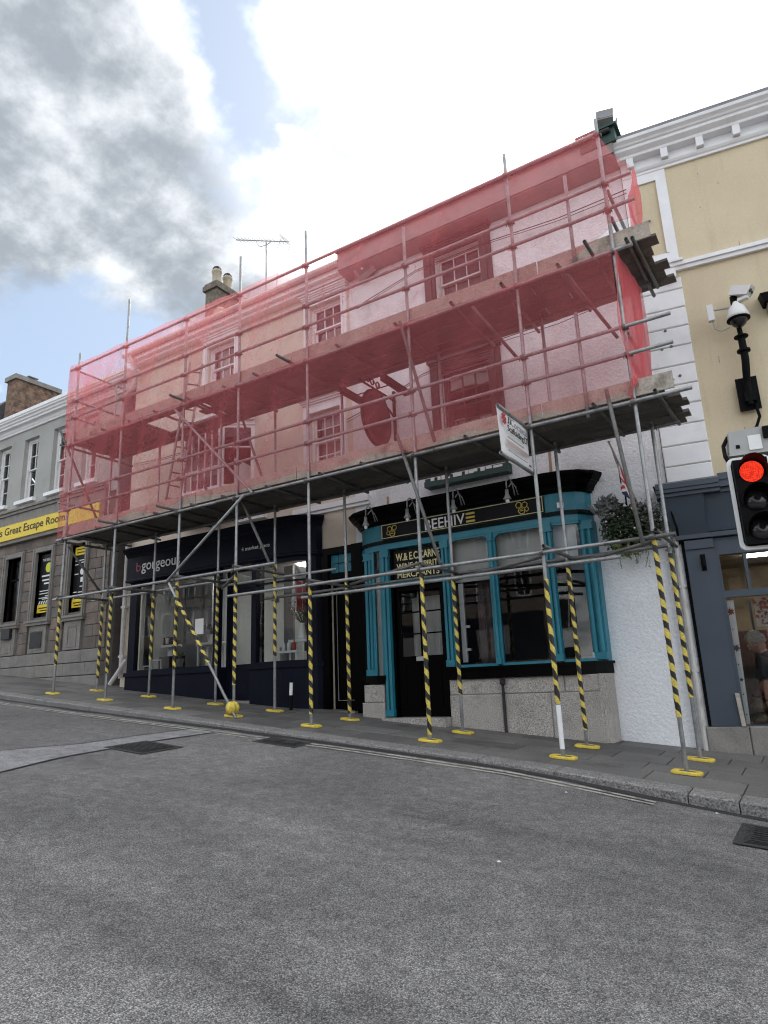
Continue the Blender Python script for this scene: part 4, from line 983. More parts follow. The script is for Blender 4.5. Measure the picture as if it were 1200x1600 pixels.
# window surrounds, posters, panels
for i, (a, b) in enumerate(gf):
    m = MB()
    m.box(a-.13, a, 1.86, 2.2, 3.42, 5.33).box(b, b+.13, 1.86, 2.2, 3.42, 5.33).box(a, b, 1.86, 2.2, 5.2, 5.33).box(a-.10, a-.05, 1.835, 1.859, 3.42, 5.30).box(b+.05, b+.10, 1.835, 1.859, 3.42, 5.30)
    m.box(a-.17, b+.17, 1.79, 2.15, 3.36, 3.419).box(a-.15, b+.15, 1.82, 2.15, 3.29, 3.359)
    m.build('window_surround', 'stone_trim', es)
    w = MB().box(a, a+.05, 2.02, 2.08, 3.42, 5.2).box(b-.05, b, 2.02, 2.08, 3.42, 5.2).box(a+.05, b-.05, 2.02, 2.08, 4.6, 4.65).box(a+.05, b-.05, 2.02, 2.08, 3.42, 3.48).build('window', 'black_matt', es)
    pane(w, None, a+.05, b-.05, 2.05, 3.48, 4.6); pane(w, None, a+.05, b-.05, 2.05, 4.65, 5.2)
    p = MB().box(a-.02, b+.02, 1.875, 1.95, 2.60, 3.285).box(a+.12, b-.12, 1.862, 1.874, 2.66, 2.70).box(a+.12, b-.12, 1.862, 1.874, 3.14, 3.18).box(a+.12, a+.16, 1.862, 1.874, 2.70, 3.14).box(b-.16, b-.12, 1.862, 1.874, 2.70, 3.14)
    p.build('apron_panel', 'stone_trim', es)
def poster(x0, x1, y, kind):
    ps = MB().box(x0, x1, y, y+.006, 3.62, 5.14).build('poster', 'vinyl_black', es)
    def bar(a, b, z0, z1, ma='letter_white'): MB().box(x0+(x1-x0)*a, x0+(x1-x0)*b, y-.004, y-.001, z0, z1).build('printed_line', ma, ps)
    bar(0, 1, 3.62, 3.83, 'sign_yellow'); bar(.1,.9,3.72,3.75,'letter_black'); bar(.2,.8,3.655,3.685,'letter_black')
    for k in range(6):
        m = MB(); a = x0+.03+k*(x1-x0)/6; m.hexa([(a,y-.004,3.84),(a+.05,y-.004,3.84),(a+.05,y-.001,3.84),(a,y-.001,3.84),(a+.05,y-.004,3.92),(a+.10,y-.004,3.92),(a+.10,y-.001,3.92),(a+.05,y-.001,3.92)]) if a+.10 < x1 else None
        if m.v: m.build('printed_chevron', 'letter_white', ps)
    if kind == 0:
        MB().lathe(((x0+x1)/2+.06, y-.002, 4.78), [(.0,-.003),(.13,-.003),(.13,.0),(.0,.0)], 18, 'Y').build('printed_bulb', 'lime', ps)
        for a, b, z in ((.15,.95,4.55),(.2,.95,4.44),(.35,.9,4.35),(.08,.95,4.17),(.08,.7,4.10),(.5,.75,4.03),(.06,.95,3.99),(.3,.9,3.955)): bar(a, b, z, z+(.04 if z > 4.3 else .02))
        text(ps, 'THE ESCAPE', x0+.08, x1-.05, 4.96, 5.03, y-.001, 'letter_white')
    else:
        bar(0, 1, 4.93, 5.14, 'sign_yellow'); bar(.12,.9,5.06,5.085,'letter_black'); bar(.12,.9,4.98,5.005,'letter_black')
        m = MB(); cx = x0+(x1-x0)*.62
        m.lathe((cx, y-.002, 4.50), [(.0,-.003),(.085,-.003),(.085,0),(.0,0)], 16, 'Y').box(cx-.05, cx+.05, y-.005, y-.002, 4.24, 4.36)
        m.build('printed_keyhole', 'letter_white', ps)
        for a, b, z in ((.05,.95,4.78),(.5,.95,4.72),(.05,.3,4.68),(.05,.35,4.44),(.5,.85,4.12),(.4,.95,3.98),(.05,.3,3.99)): bar(a, b, z, z+.022)
poster(-16.93, -16.32, 1.985, 0); poster(-15.45, -14.90, 1.985, 1)
MB().box(-16.92,-16.42,1.85,1.861,2.72,3.12).build('plaque', 'iron', es); MB().box(-18.2,-17.8,1.80,1.90,3.02,3.30).build('letter_cage', 'iron', es)
MB().box(-18.3,-17.75,2.35,2.36,3.5,3.9).build('notice', 'letter_white', es)
# chimneys behind
ch = MB().box(-24.5,-23.9,4.5,6.2,10.5,13.2).build('chimney', 'chimney_brick', es)
MB().box(-24.58,-23.82,4.42,6.28,13.2,13.38).build('chimney_cap', 'stone_trim', ch)
m = MB().lathe((-24.2,5.2,13.38),[(.13,0),(.13,.05),(.11,.14),(.05,.15)],12); m.box(-24.35,-24.0,5.0,5.4,13.53,13.56).build('chimney_cowl', 'lead', ch)
MB().lathe((-24.2,5.9,13.38),[(.08,0),(.07,.14),(.02,.16)],10).build('chimney_pot', 'pot', ch)
MB().hexa([(-29.5,3.0,10.6),(-25.2,3.0,10.6),(-25.2,7,10.6),(-29.5,7,10.6),(-29.5,5.0,12.9),(-25.2,5.0,12.9),(-25.2,5.2,12.9),(-29.5,5.2,12.9)]).build('rear_roof', 'slate', es)

# ================================================================== cream building on the right, turned a little
CA = R(8.6); CT = Matrix.Translation((-1.45, 1.88, 0)) @ Matrix.Rotation(CA, 4, 'Z')
cr = thing('cream_building', (0, 2.1, .4), 'cream rendered building with white cornice, banded white corner and grey blue shopfront', 'building')
wall(.0, 9.0, -.5, 9.14, 0., [(.50,5.2,.8,3.0)], .12, CT).build('wall', 'cream_render', cr)
m = MB(CT); m.quad((.012,.01,-.5),(.012,6,-.5),(.012,6,9.6),(.012,.01,9.6)).quad((0,6,-.5),(9,6,-.5),(9,6,9.6),(0,6,9.6)).quad((9,0,-.5),(9,0,9.6),(9,6,9.6),(9,6,-.5)).quad((0,-.2,9.68),(9,-.2,9.68),(9,6,10.4),(0,6,10.4)); m.build('gable_wall', 'cream_render', cr)
c = MB(CT)
c.cove([(0,0),(9,0)], [(-.001,9.10),(.04,9.10),(.045,9.135),(.065,9.15),(.085,9.18),(.09,9.20),(-.001,9.20)]).cove([(-.06,0),(9,0)], [(-.001,9.38),(.15,9.38),(.16,9.42),(.19,9.44),(.23,9.47),(.235,9.51),(.26,9.525),(.275,9.55),(.32,9.585),(.33,9.63),(-.001,9.63)])
c.box(0, 9, -.02, .001, 9.20, 9.38)
c.build('cornice', 'white_paint', cr)
MB(CT).box(-.06,9,-.30,.3,9.63,9.71).build('parapet_cap', 'lead', cr)
for k in range(9): MB(CT).box(.10+k*.50,.20+k*.50,-.15,-.021,9.215,9.375).build('cornice_bracket', 'white_paint', cr)
# corner pilaster: panelled above, banded below
m = MB(CT); m.box(0,.10,-.03,-.001,7.5,9.10).box(.50,.62,-.03,-.001,7.5,9.10).box(.10,.50,-.03,-.001,8.94,9.10).box(.10,.50,-.03,-.001,7.5,7.64)
m.box(.10,.13,-.045,-.0305,7.64,8.94).box(.47,.499,-.045,-.0305,7.64,8.94); m.build('panel_frame', 'white_paint', cr)
m = MB(CT); m.box(0,9,-.06,-.001,7.30,7.36).box(0,9,-.09,-.001,7.361,7.42).box(0,.66,-.12,-.0605,7.42,7.46); m.build('string_course', 'white_paint', cr)
MB(CT).box(.34,.54,-.14,-.04,7.16,7.299).build('scroll_block', 'white_paint', cr)
z = 3.95; random.seed(3); k = 0
while z < 7.2:
    h = .30 if k else .36; e = .60
    m = MB(CT); m.blk(.0, e, -.035, .0, z+.006, min(z+h, 7.2)-.006, .012); m.build('quoin_block', 'white_paint', cr); z += h; k += 1
for u, z in ((.28,6.38),(.20,6.10),(.33,6.12),(.18,5.62),(.28,5.60),(.38,5.64),(.30,8.25)):
    MB(CT).lathe((u,-.04,z), [(.0,-.012),(.018,-.008),(.022,.004)], 8, 'Y').build('fixing', 'fitting', cr)
# shopfront
random.seed(8)
for k in range(14):
    u, z = random.uniform(.75, 2.1), random.uniform(4.6, 9.0); h = random.uniform(.02,.10)
    MB(CT).hexa([(u,-.003,z),(u+.012,-.003,z),(u+.012,0,z),(u,0,z),(u+.006,-.003,z+h),(u+.012,-.003,z+h),(u+.012,0,z+h),(u+.006,0,z+h)]).build('wall_mark', 'eave_brown', cr)
MB(CT).box(.06,.0995,-.05,-.001,.5,3.24).build('shadow_gap', 'black_matt', cr); MB(CT).box(-.02,.0595,-.02,-.001,.3,3.24).build('corner_strip', 'pub_render', cr)
ps_ = MB(CT); ps_.box(.10,.455,-.10,.0,.82,3.22).box(.10,.455,-.13,-.1005,3.10,3.22); ps_.build('pilaster', 'shop_grey', cr)
MB(CT).hexa([(-.02,-.14,3.30),(.40,-.14,3.30),(.40,.0,3.30),(-.02,.0,3.30),(-.10,-.34,3.80),(.42,-.34,3.80),(.42,.0,3.80),(-.10,.0,3.80)]).build('console', 'shop_grey', cr)
MB(CT).hexa([(.40,-.10,3.32),(6,-.10,3.32),(6,.0,3.32),(.40,.0,3.32),(.42,-.24,3.80),(6,-.24,3.80),(6,.0,3.80),(.42,.0,3.80)]).build('fascia', 'shop_grey', cr)
m = MB(CT)
for z0, z1, o in ((3.80,3.85,.38),(3.85,3.90,.42),(3.90,3.97,.44)): m.box(-.16,.62,-o,0,z0,z1-.001)
for z0, z1, o in ((3.80,3.86,.28),(3.86,3.95,.34),(3.95,4.04,.36)): m.box(.621,6,-o,0,z0,z1-.001)
m.box(-.0,6,-.15,0,3.24,3.30); m.build('cornice', 'shop_grey', cr)
MB(CT).hexa([(-.16,-.44,3.971),(.62,-.40,3.971),(.62,-.02,3.971),(-.16,-.02,3.971),(-.16,-.44,3.985),(.62,-.40,4.0),(.62,-.02,4.08),(-.16,-.02,4.05)]).build('lead_flashing', 'lead', cr)
m = MB(CT).box(.4555,.50,-.06,.05,.82,3.23).box(.50,6,-.06,.05,3.0,3.23).box(.50,6,-.05,.05,2.43,2.52).box(.50,6,-.06,.06,.78,.83).box(.78,.82,-.05,.05,2.52,3.0).box(2.6,2.68,-.05,.05,.83,3.0)
w = m.build('shop_window', 'shop_grey', cr)
for a, b in ((.50,.78),(.82,2.6),(2.68,4.6)): pane(w, CT, a, b, .0, 2.52, 3.0, 'glass', 0)
pane(w, CT, .50, 2.6, .0, .83, 2.43, 'glass', 0); pane(w, CT, 2.68, 4.6, .0, .83, 2.43, 'glass', 0)
MB(CT).path([(.30,-.12,2.98),(.30,-.16,2.98),(.30,-.17,2.86),(.30,-.13,2.83)], .02, 8).box(.27,.33,-.115,-.1005,2.8,3.02).build('door_bell', 'black_matt', cr)
for a, b in ((.02,.52),(.52,1.4),(1.4,2.4),(2.4,3.6)):
    m = MB(CT); m.blk(a+.004, b-.004, -.12, 0, .0, .815, .014, .004); m.build('granite_block', 'stone_trim', cr)
MB(CT).hexa([(.44,-.135,.82),(.49,-.135,.82),(.49,-.105,.82),(.44,-.105,.82),(.42,-.135,1.22),(.47,-.135,1.22),(.47,-.105,1.22),(.42,-.105,1.22)]).build('timber_strip', 'toe_wood', cr)
# white strip with leaf decals inside the glass
st_ = MB(CT).hexa([(.475,.05,.83),(.55,.05,.83),(.55,.065,.83),(.475,.065,.83),(.475,.05,2.40),(.59,.05,2.40),(.59,.065,2.40),(.475,.065,2.40)]).build('window_strip', 'white_paint', cr)
def leaf_decal(u, z, s, ma, rot=0.):
    P = []
    for k in range(20):
        a = k*math.pi/10; r = s*((1.0,.50,.78,.34)[k % 4]); P.append((u+r*math.cos(a+rot), z+r*math.sin(a+rot)))
    MB(CT).extr(P, .045, .049).build('leaf_decal', ma, st_)
leaf_decal(.535, 2.25, .065, 'maple', .4); leaf_decal(.53, 1.78, .062, 'letter_black', .9); leaf_decal(.53, 1.38, .032, 'letter_black'); 
for z in (2.02, 1.57, 1.20, .95): leaf_decal(.525, z, .012, 'letter_black')
# shop interior
MB(CT).quad((.3,2.2,.3),(5,2.2,.3),(5,2.2,3.2),(.3,2.2,3.2)).quad((.3,.15,.3),(.3,2.2,.3),(.3,2.2,3.2),(.3,.15,3.2)).quad((.3,.1,3.1),(.3,2.2,3.1),(5,2.2,3.1),(5,.1,3.1)).build('interior_wall', 'room_brown', cr)
MB(CT).box(.55,4.6,.09,.8,.60,.80).build('display_shelf', 'room_brown', cr)
MB(CT).box(.9,3,.7,.9,3.06,3.09).build('ceiling_light', 'lamp_white', cr)
MB(CT).box(.80,.83,.58,.61,.8,2.42).build('display_pole', 'shop_grey', cr)
# white corner pipe between the pub and the cream building
for dx, z1, r_ in ((0,3.55,.035),(-.085,3.2,.025)):
    xx = -1.44+dx; m = MB().tube((xx,1.80,.4),(xx,1.80,z1),r_,8); m.box(xx-.05,xx+.05,1.77,1.87,1.5,1.53).box(xx-.05,xx+.05,1.77,1.87,2.6,2.63); m.build('corner_pipe', 'gutter_white', pub)
MB().path([(-1.62,1.80,4.05),(-1.58,1.70,3.9),(-1.42,1.62,3.65),(-1.38,1.66,3.4),(-1.40,1.84,3.2)], .014, 6).build('cable', 'black_matt', pub)

# ================================================================== terrace across the street (unseen but in the glass; set back, stretched and darkened for the light)
for i, (x0, x1, h, ma) in enumerate(((-90,-13,8.0,'ashlar1'),(-13,-2,6.4,'pub_render'),(-2,14,7.2,'ashlar0'))):
    t = thing('opposite_terrace', ((x0+x1)/2, -27.5, 0), ['long dark stone terrace across the street to the left','white rendered terrace across the street in the middle','brown stone terrace across the street to the right'][i], 'building', 'terraces across the street')
    base = gr((x0+x1)/2, -24)-.8
    m = MB().box(x0+.01, x1-.01, -35, -27.5, base, base+h+1.5); m.build('wall', ma, t)
    MB().hexa([(x0+.01,-35.3,base+h+1.5),(x1-.01,-35.3,base+h+1.5),(x1-.01,-27.2,base+h+1.5),(x0+.01,-27.2,base+h+1.5),(x0+.01,-31.3,base+h+3.6),(x1-.01,-31.3,base+h+3.6),(x1-.01,-31.2,base+h+3.6),(x0+.01,-31.2,base+h+3.6)]).build('roof', 'slate', t)
    n = int((x1-x0)/2.6)
    f2 = MB().box(x0+.3, x1-.3, -27.5, -27.3, base-.2, base+3.6).build('shopfront', ['navy','black_matt','green_paint'][i], t)  # dark ground floors added to dim the reflections in the glass
    for k in range(int((x1-x0)/3)):
        cx = x0+1.5+3*k; MB().box(cx-1.1, cx+1.1, -27.3, -27.29, base+1.2, base+2.9).build('shop_pane', 'smoke_glass' if k % 2 else 'room_grey', f2)
    for k in range(n):
        cx = x0+(k+.5)*(x1-x0)/n
        for zz, hh in ((base+4.6,1.8),(base+7.4,1.3)):
            if zz+hh > base+h+1.2: continue
            f_ = MB().box(cx-.55,cx+.55,-27.5,-27.44,zz,zz+hh).build('window', 'white_upvc', t)
            MB().box(cx-.47,cx-.03,-27.44,-27.43,zz+.08,zz+hh-.08).box(cx+.03,cx+.47,-27.44,-27.43,zz+.08,zz+hh-.08).build('pane', 'smoke_glass', f_)
# ================================================================== scaffold
SX = [-12.766,-11.14,-9.326,-7.918,-6.374,-4.435,-2.703,-1.397]
TOP = [8.87,9.61,8.59,9.32,9.20,8.42,8.88,8.76]
TAPE_O = [(3.41,2.11),(3.39,1.89),(3.37,1.88),(3.48,1.58),(2.99,1.13),(2.96,.85),(2.67,1.20),(3.07,1.04)]
TAPE_I = [(3.38,1.85),(3.42,2.15),(3.60,1.95),(3.66,2.04),(3.18,1.08),(2.97,1.32),(2.94,.84),(2.95,1.21)]
YI = .96; RT = .0242
Z1, Z2 = 4.647, 6.698
sc = thing('scaffold', (-7.1, .5, gp(-7.1,.5)), 'two storey tube scaffold with plank decks standing along the pavement', 'scaffold')
def hollow(n=12, r=RT, t=.004):
    m = MB()
    ro = [[m.p(q*math.cos(6.2832*k/n), q*math.sin(6.2832*k/n), z) for k in range(n)] for q, z in ((r,0),(r,1),(r-t,1),(r-t,0))]
    for A, B in ((0,1),(1,2),(2,3),(3,0)):
        for k in range(n): m.f.append([ro[A][k], ro[A][(k+1)%n], ro[B][(k+1)%n], ro[B][k]])
    return m
TM = {k: mesh_of(hollow(), k, True) for k in ('tube','tube_dull')}
for me in TM.values():
    n = 12
    for i, q in enumerate(me.polygons): q.use_smooth = True
def tube(name, p0, p1, ma='tube', parent=None):
    return shared(name, TM[ma], ma, parent or sc, axis_mat(p0, p1))
# coupler: two clamps at right angles with bolts
m = MB()
m.lathe((0,0,-.026), [(RT+.001,0),(RT+.012,.002),(RT+.012,.05),(RT+.001,.052)], 10)
m.box(-.020,.022,-.062,-.034,-.034,.034).box(.020,.052,-.018,.014,-.012,.012).tube((.045,-.03,0),(.045,.04,0),.008,6).tube((-.045,-.05,.03),(-.045,-.05,-.05),.008,6)
m.lathe((-.03,-.05,0), [(RT+.001,0),(RT+.012,.002),(RT+.012,.048),(RT+.001,.05)], 10, 'X')
CM = mesh_of(m, 'fitting')
def coupler(parent, x, y, z, flip=False):
    shared('coupler', CM, 'fitting', parent, Matrix.Translation((x, y, z)) @ Matrix.Rotation(math.pi if flip else random.uniform(-.1,.1), 4, 'Z'))
# yellow sole pad
def pad():
    m = MB(); pts = lambda a, b, ch: [(-a+ch,-b),(a-ch,-b),(a,-b+ch),(a,b-ch),(a-ch,b),(-a+ch,b),(-a,b-ch),(-a,-b+ch)]
    rings = [(.15,.10,.045,0),(.15,.10,.045,.020),(.138,.088,.04,.030),(.115,.065,.032,.030),(.105,.055,.03,.016)]
    I = [[m.p(x, y, z) for x, y in pts(a, b, c)] for a, b, c, z in rings]
    for A, B in zip(I, I[1:]):
        for k in range(8): m.f.append([A[k], A[(k+1)%8], B[(k+1)%8], B[k]])
    m.f.append(I[-1]); m.f.append(I[0][::-1]); return m
PADM = mesh_of(pad(), 'yellow_plastic')
PLM = mesh_of(MB().box(-.075,.075,-.075,.075,.0165,.024), 'fitting')
def tape(parent, p0, p1):
    d = Vector(p1)-Vector(p0); Ln = d.length; m = MB(); n = 14; k = max(6, int(Ln/.06)); ph = random.random()*9
    for j in range(k+1):
        r = RT+.0045+.0022*math.sin(j*2.3+ph)+random.uniform(0,.0015)
        for i in range(n): a = 6.2832*i/n; m.p(r*math.cos(a), r*math.sin(a), Ln*j/k)
    for j in range(k):
        for i in range(n): m.f.append([j*n+i, j*n+(i+1)%n, (j+1)*n+(i+1)%n, (j+1)*n+i])
    shared('hazard_tape', mesh_of(m, 'hazard_tape', True), 'hazard_tape', parent, axis_mat(p0, p1, 1.0) @ Matrix.Rotation(random.random()*6, 4, 'Z'))
random.seed(21)
for i, x in enumerate(SX):
    for y, top, tp in ((0., TOP[i], TAPE_O[i]), (YI, 6.75 if i not in (0,) else 8.45, TAPE_I[i])):
        b = gp(x, y)
        s = tube('standard', (x, y, b+.02), (x, y, top), 'tube')
        shared('sole_pad', PADM, 'yellow_plastic', s, Matrix.Translation((x, y, b+.002)) @ Matrix.Rotation(R(5.4), 4, 'Y') @ Matrix.Rotation(random.uniform(-.12,.12), 4, 'Z'))
        shared('base_plate', PLM, 'fitting', s, Matrix.Translation((x, y, b+.002)) @ Matrix.Rotation(R(5.4), 4, 'Y'))
        tape(s, (x, y, tp[1]), (x, y, tp[0]))
        lv = [Z1, Z2] + ([5.265,5.63,7.316,7.712,8.49] if y == 0 else []) + [3.42 if i < 3 else (3.41 if i == 3 and y == 0 else 3.0)]
        for z in lv:
            if z < top: coupler(s, x, y, z, y > .5)
# white sleeve on one standard
x = SX[6]; MB().tube((x,0,.70),(x,0,1.19),RT+.004,12,cap=False).build('white_sleeve', 'white_paint', sc, smooth=True)
# ledgers and rails (outer row sits in front of the standards)
yo, yi = -.05, YI+.05
J = lambda a: random.uniform(-a, a)
def run(name, z, y, cuts, ma='tube'):
    for a, b in zip(cuts, cuts[1:]): tube(name, (a+.004, y, z+J(.006)), (b-.004, y, z+J(.006)), ma)
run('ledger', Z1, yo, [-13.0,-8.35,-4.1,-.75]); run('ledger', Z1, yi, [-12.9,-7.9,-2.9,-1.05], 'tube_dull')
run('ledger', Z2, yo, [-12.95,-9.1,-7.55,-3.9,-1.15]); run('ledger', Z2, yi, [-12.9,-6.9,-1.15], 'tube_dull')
run('guard_rail', 5.265, yo, [-13.0,-8.7,-3.6,-.87]); run('guard_rail', 5.63, yo, [-13.0,-8.3,-3.75,-.85])
run('guard_rail', 7.316, yo, [-13.0,-11.2,-8.75,-2.0,-1.05]); run('guard_rail', 7.712, yo, [-12.98,-8.75,-3.4,-1.05])
run('top_rail', 8.49, yo, [-12.98,-8.5,-4.5,-1.36])
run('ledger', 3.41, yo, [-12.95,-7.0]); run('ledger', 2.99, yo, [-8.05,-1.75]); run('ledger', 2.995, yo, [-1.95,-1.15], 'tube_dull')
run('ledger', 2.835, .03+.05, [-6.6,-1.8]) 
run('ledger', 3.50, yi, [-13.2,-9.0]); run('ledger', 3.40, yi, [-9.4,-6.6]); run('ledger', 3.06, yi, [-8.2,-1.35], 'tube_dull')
# end rails across the left and right returns
for z in (5.4, 7.35, 7.75, 8.46): tube('end_rail', (SX[0]-.05, -.2 if z < 6 else -.06, z), (SX[0]-.05, 1.15, z), 'tube')
tube('end_rail', (SX[0]-.05,-.25,Z2-.05), (SX[0]-.05,1.55,Z2-.05), 'tube_dull'); tube('end_rail', (SX[0]-.05,-.1,Z1-.05), (SX[0]-.05,1.35,Z1-.05), 'tube_dull')
for z in (7.25, 7.66): tube('end_rail', (SX[7]+.02,.06,z), (SX[7]+.02,1.0,z), 'tube')
for z in (5.2, 5.58): tube('end_rail', (SX[7]+.02,.06,z), (SX[7]+.02,1.0,z), 'tube')
# transoms under the boards
random.seed(9)
for Z in (Z1, Z2):
    x = -12.55; k = 0
    while x < -1.1:
        o = random.choice((-.12,-.10,-.16,-.14)); e = random.choice((1.22,1.34,1.45,1.3))
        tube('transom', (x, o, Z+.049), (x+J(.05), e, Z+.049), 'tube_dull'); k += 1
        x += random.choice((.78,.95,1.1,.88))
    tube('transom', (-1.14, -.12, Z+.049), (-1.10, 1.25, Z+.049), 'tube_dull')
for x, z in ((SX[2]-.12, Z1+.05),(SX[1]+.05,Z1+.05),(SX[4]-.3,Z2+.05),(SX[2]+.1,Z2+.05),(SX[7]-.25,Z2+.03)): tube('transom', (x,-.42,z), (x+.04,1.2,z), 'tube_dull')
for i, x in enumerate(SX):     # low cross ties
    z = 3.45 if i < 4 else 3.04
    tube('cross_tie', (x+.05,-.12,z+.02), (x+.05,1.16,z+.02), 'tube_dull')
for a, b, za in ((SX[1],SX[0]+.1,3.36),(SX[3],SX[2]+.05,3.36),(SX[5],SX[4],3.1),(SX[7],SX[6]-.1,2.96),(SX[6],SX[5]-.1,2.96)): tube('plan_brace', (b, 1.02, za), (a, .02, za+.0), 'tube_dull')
tube('brace', (SX[2]-.12,-.10,6.62), (-7.47,-.10,4.63), 'tube'); tube('brace', (-7.60,-.155,4.62), (-9.50,-.10,3.38), 'tube')
fb = tube('brace', (-9.42,-.10,3.36), (-7.77,-.10,1.08), 'tube')
p0, p1 = Vector((-9.42,-.10,3.36)), Vector((-7.77,-.10,1.08)); tape(fb, p0.lerp(p1,.62), p0.lerp(p1,.12))
m = MB()
for s_ in (-1, 1):
    m.lathe((-7.885,-.06,1.235), [(.0,s_*.004),(.088,s_*.006),(.10,s_*.03),(.095,s_*.055),(.07,s_*.078),(.03,s_*.09),(.0,s_*.092)], 18, 'Y')
m.build('protector_ball', 'yellow_plastic', sc, smooth=True)
for a, b in (((-8.06,.28,4.66),(-7.40,.28,3.44)), ((-8.85,.90,6.95),(-8.05,.90,4.95)), ((-10.1,.86,6.55),(-9.52,.86,5.1)), ((-4.52,-.10,6.76),(-4.06,-.10,4.75)), ((-4.66,-.10,4.98),(-4.08,-.10,3.02)),
             ((-12.83,-.30,7.02),(-12.83,.85,5.02)), ((-12.83,.12,4.52),(-12.83,1.0,3.58)), ((-1.68,-.12,4.85),(-1.50,-.12,2.92)), ((-3.35,-.08,6.60),(-3.05,.75,6.05)), ((-2.0,-.06,6.6),(-1.7,1.1,6.1))):
    tube('brace', a, b, 'tube_dull')
# short uprights between standards
for x, z0, z1 in ((-1.89,6.72,8.10),(-1.96,4.60,6.05)): tube('puncheon', (x,-.0,z0), (x,-.0,z1), 'tube')
# boards
random.seed(31)
def bmesh_board(x0, x1, y0, y1, z0, z1, ma, name, parent=sc, e=.004):
    m = MB(); r = lambda: J(.004)
    m.hexa([(x0,y0,z0+r()),(x1,y0,z0+r()),(x1,y1,z0+r()),(x0,y1,z0+r()),(x0+e,y0+e,z1+r()),(x1-e,y0+e,z1+r()),(x1-e,y1-e,z1+r()),(x0+e,y1-e,z1+r())])
    return m.build(name, ma, parent)
for Z in (Z1, Z2):
    for k in range(6):
        y0 = .055+k*.212; end = -.93+random.uniform(-.12,.10)
        cuts = [-12.95+J(.08), -9.35+.3*(k % 2)+J(.1), -5.4+.5*(k % 2)+J(.1), -2.2-.4*(k % 3)+J(.1), end]
        for j, (a, b) in enumerate(zip(cuts, cuts[1:])):
            if Z == Z2 and k in (1, 2, 3) and j == 0: b = -10.75       # ladder hatch
            if Z == Z2 and k in (1, 2, 3) and j == 1: a = max(a, -9.55)
            bmesh_board(a, b-.015, y0, y0+.2, Z+.076, Z+.113, random.choice(('deck_wood','deck_wood_b')), 'deck_board')
for Z in (Z1, Z2):
    cuts = [-12.92, -9.0+J(.3), -6.75+J(.4), -2.35+J(.2), -.93]
    for j, (a, b) in enumerate(zip(cuts, cuts[1:])):
        bmesh_board(a, b-.012, .026+.002*j, .052, Z+.085+J(.008), Z+.305+J(.008), 'toe_wood', 'toe_board')
bmesh_board(-.96,-.925,.06,1.3,Z1+.12,Z1+.34,'toe_wood','toe_board') if False else None
# ladder through the deck
ld = thing('ladder', (-10.3,.6,4.78), 'tubular access ladder between the two scaffold decks behind the net', 'ladder')
a0, a1 = Vector((-10.27,.40,4.78)), Vector((-9.66,.40,7.85))
b0_, b1_ = Vector((-10.27,.72,4.78)), Vector((-9.66,.72,7.95))
for p, q in ((a0,a1),(b0_,b1_)): shared('stile', TM['tube'], 'tube', ld, axis_mat(p, q))
for k in range(12):
    t = .04+.082*k; shared('rung', TM['tube_dull'], 'tube_dull', ld, axis_mat(a0.lerp(a1, t), b0_.lerp(b1_, t)) @ Matrix.Diagonal((.6,.6,1,1)))

# ================================================================== debris nets
def net_sheet(name, tops, bots, label, nz=26, fold=.026, parent=None):
    """grid hung between two polylines of 3D points; returns the mesh object"""
    def at(P, t):
        t *= len(P)-1; i = min(int(t), len(P)-2); f = t-i; return Vector(P[i]).lerp(Vector(P[i+1]), f)
    Ln = sum((Vector(b)-Vector(a)).length for a, b in zip(tops, tops[1:])); nx = max(8, int(Ln/.11)); m = MB(); ph = random.random()*10
    A = (Vector(tops[-1])-Vector(tops[0])).normalized(); nrm_ = Vector((-A.y*-1, -A.x, 0)) ; nrm_ = Vector((A.y, -A.x, 0)).normalized()
    for i in range(nx+1):
        t = i/nx; a, b = at(tops, t), at(bots, t)
        for j in range(nz+1):
            u = j/nz; p = a.lerp(b, u); s_ = math.sin(u*math.pi)
            d = fold*s_*(math.sin(t*Ln*3.9+ph+2*u)+.7*math.sin(t*Ln*9.1+5*u+ph*2))+.02*s_*math.sin(t*Ln*1.3+ph)
            d += .007*math.sin(t*Ln*17+7*u)+.006*math.sin(t*Ln*31-11*u+ph)*s_
            p = p + nrm_*(d+.02); m.p(*p)
    for i in range(nx):
        for j in range(nz): k = i*(nz+1)+j; m.f.append([k, k+nz+1, k+nz+2, k+1])
    return m
def hang(lo, hi, n, z, sag, ph=0., y=-.085): return [(lo+(hi-lo)*k/n, y, z) for k in range(n+1)]
def interp(P, x):
    for a, b in zip(P, P[1:]):
        if x <= b[0]: return a[1]+(b[1]-a[1])*(x-a[0])/(b[0]-a[0])
    return P[-1][1]
random.seed(4)
yN = -.15
NX = [-12.82+(11.42)*k/60 for k in range(61)]
ut = t_ = thing('safety_net', (-7.1, -.1, 6.9), 'upper red debris net hung along the scaffold above the top deck', 'safety net', 'red debris nets')
topP = [(-12.82,8.49),(-1.4,8.49)]
tops = [(x, yN, 8.50-.045*abs(math.sin((x+12.77)*2.1))*(.6+.4*math.sin(x*5.3))) for x in NX]
ub = [(-12.82,6.67),(-11.1,6.63),(-9.3,6.65),(-6.4,6.65),(-4.4,6.64),(-2.7,6.63),(-2.0,6.66),(-1.75,6.77),(-1.4,6.93)]
bots = [(x, yN+.02, interp(ub, x)+.02*math.sin(x*3.1)) for x in NX]
net_sheet('net', tops, bots, '').build('net_sheet', 'net_red', t_, smooth=True)
net_sheet('net', [(-12.85,YI+.05,8.42),(-12.85,.5,8.45),(-12.85,yN,8.49)], [(-12.85,YI+.05,6.85),(-12.85,.5,6.82),(-12.85,yN,6.8)], '').build('net_return', 'net_red', t_, smooth=True)
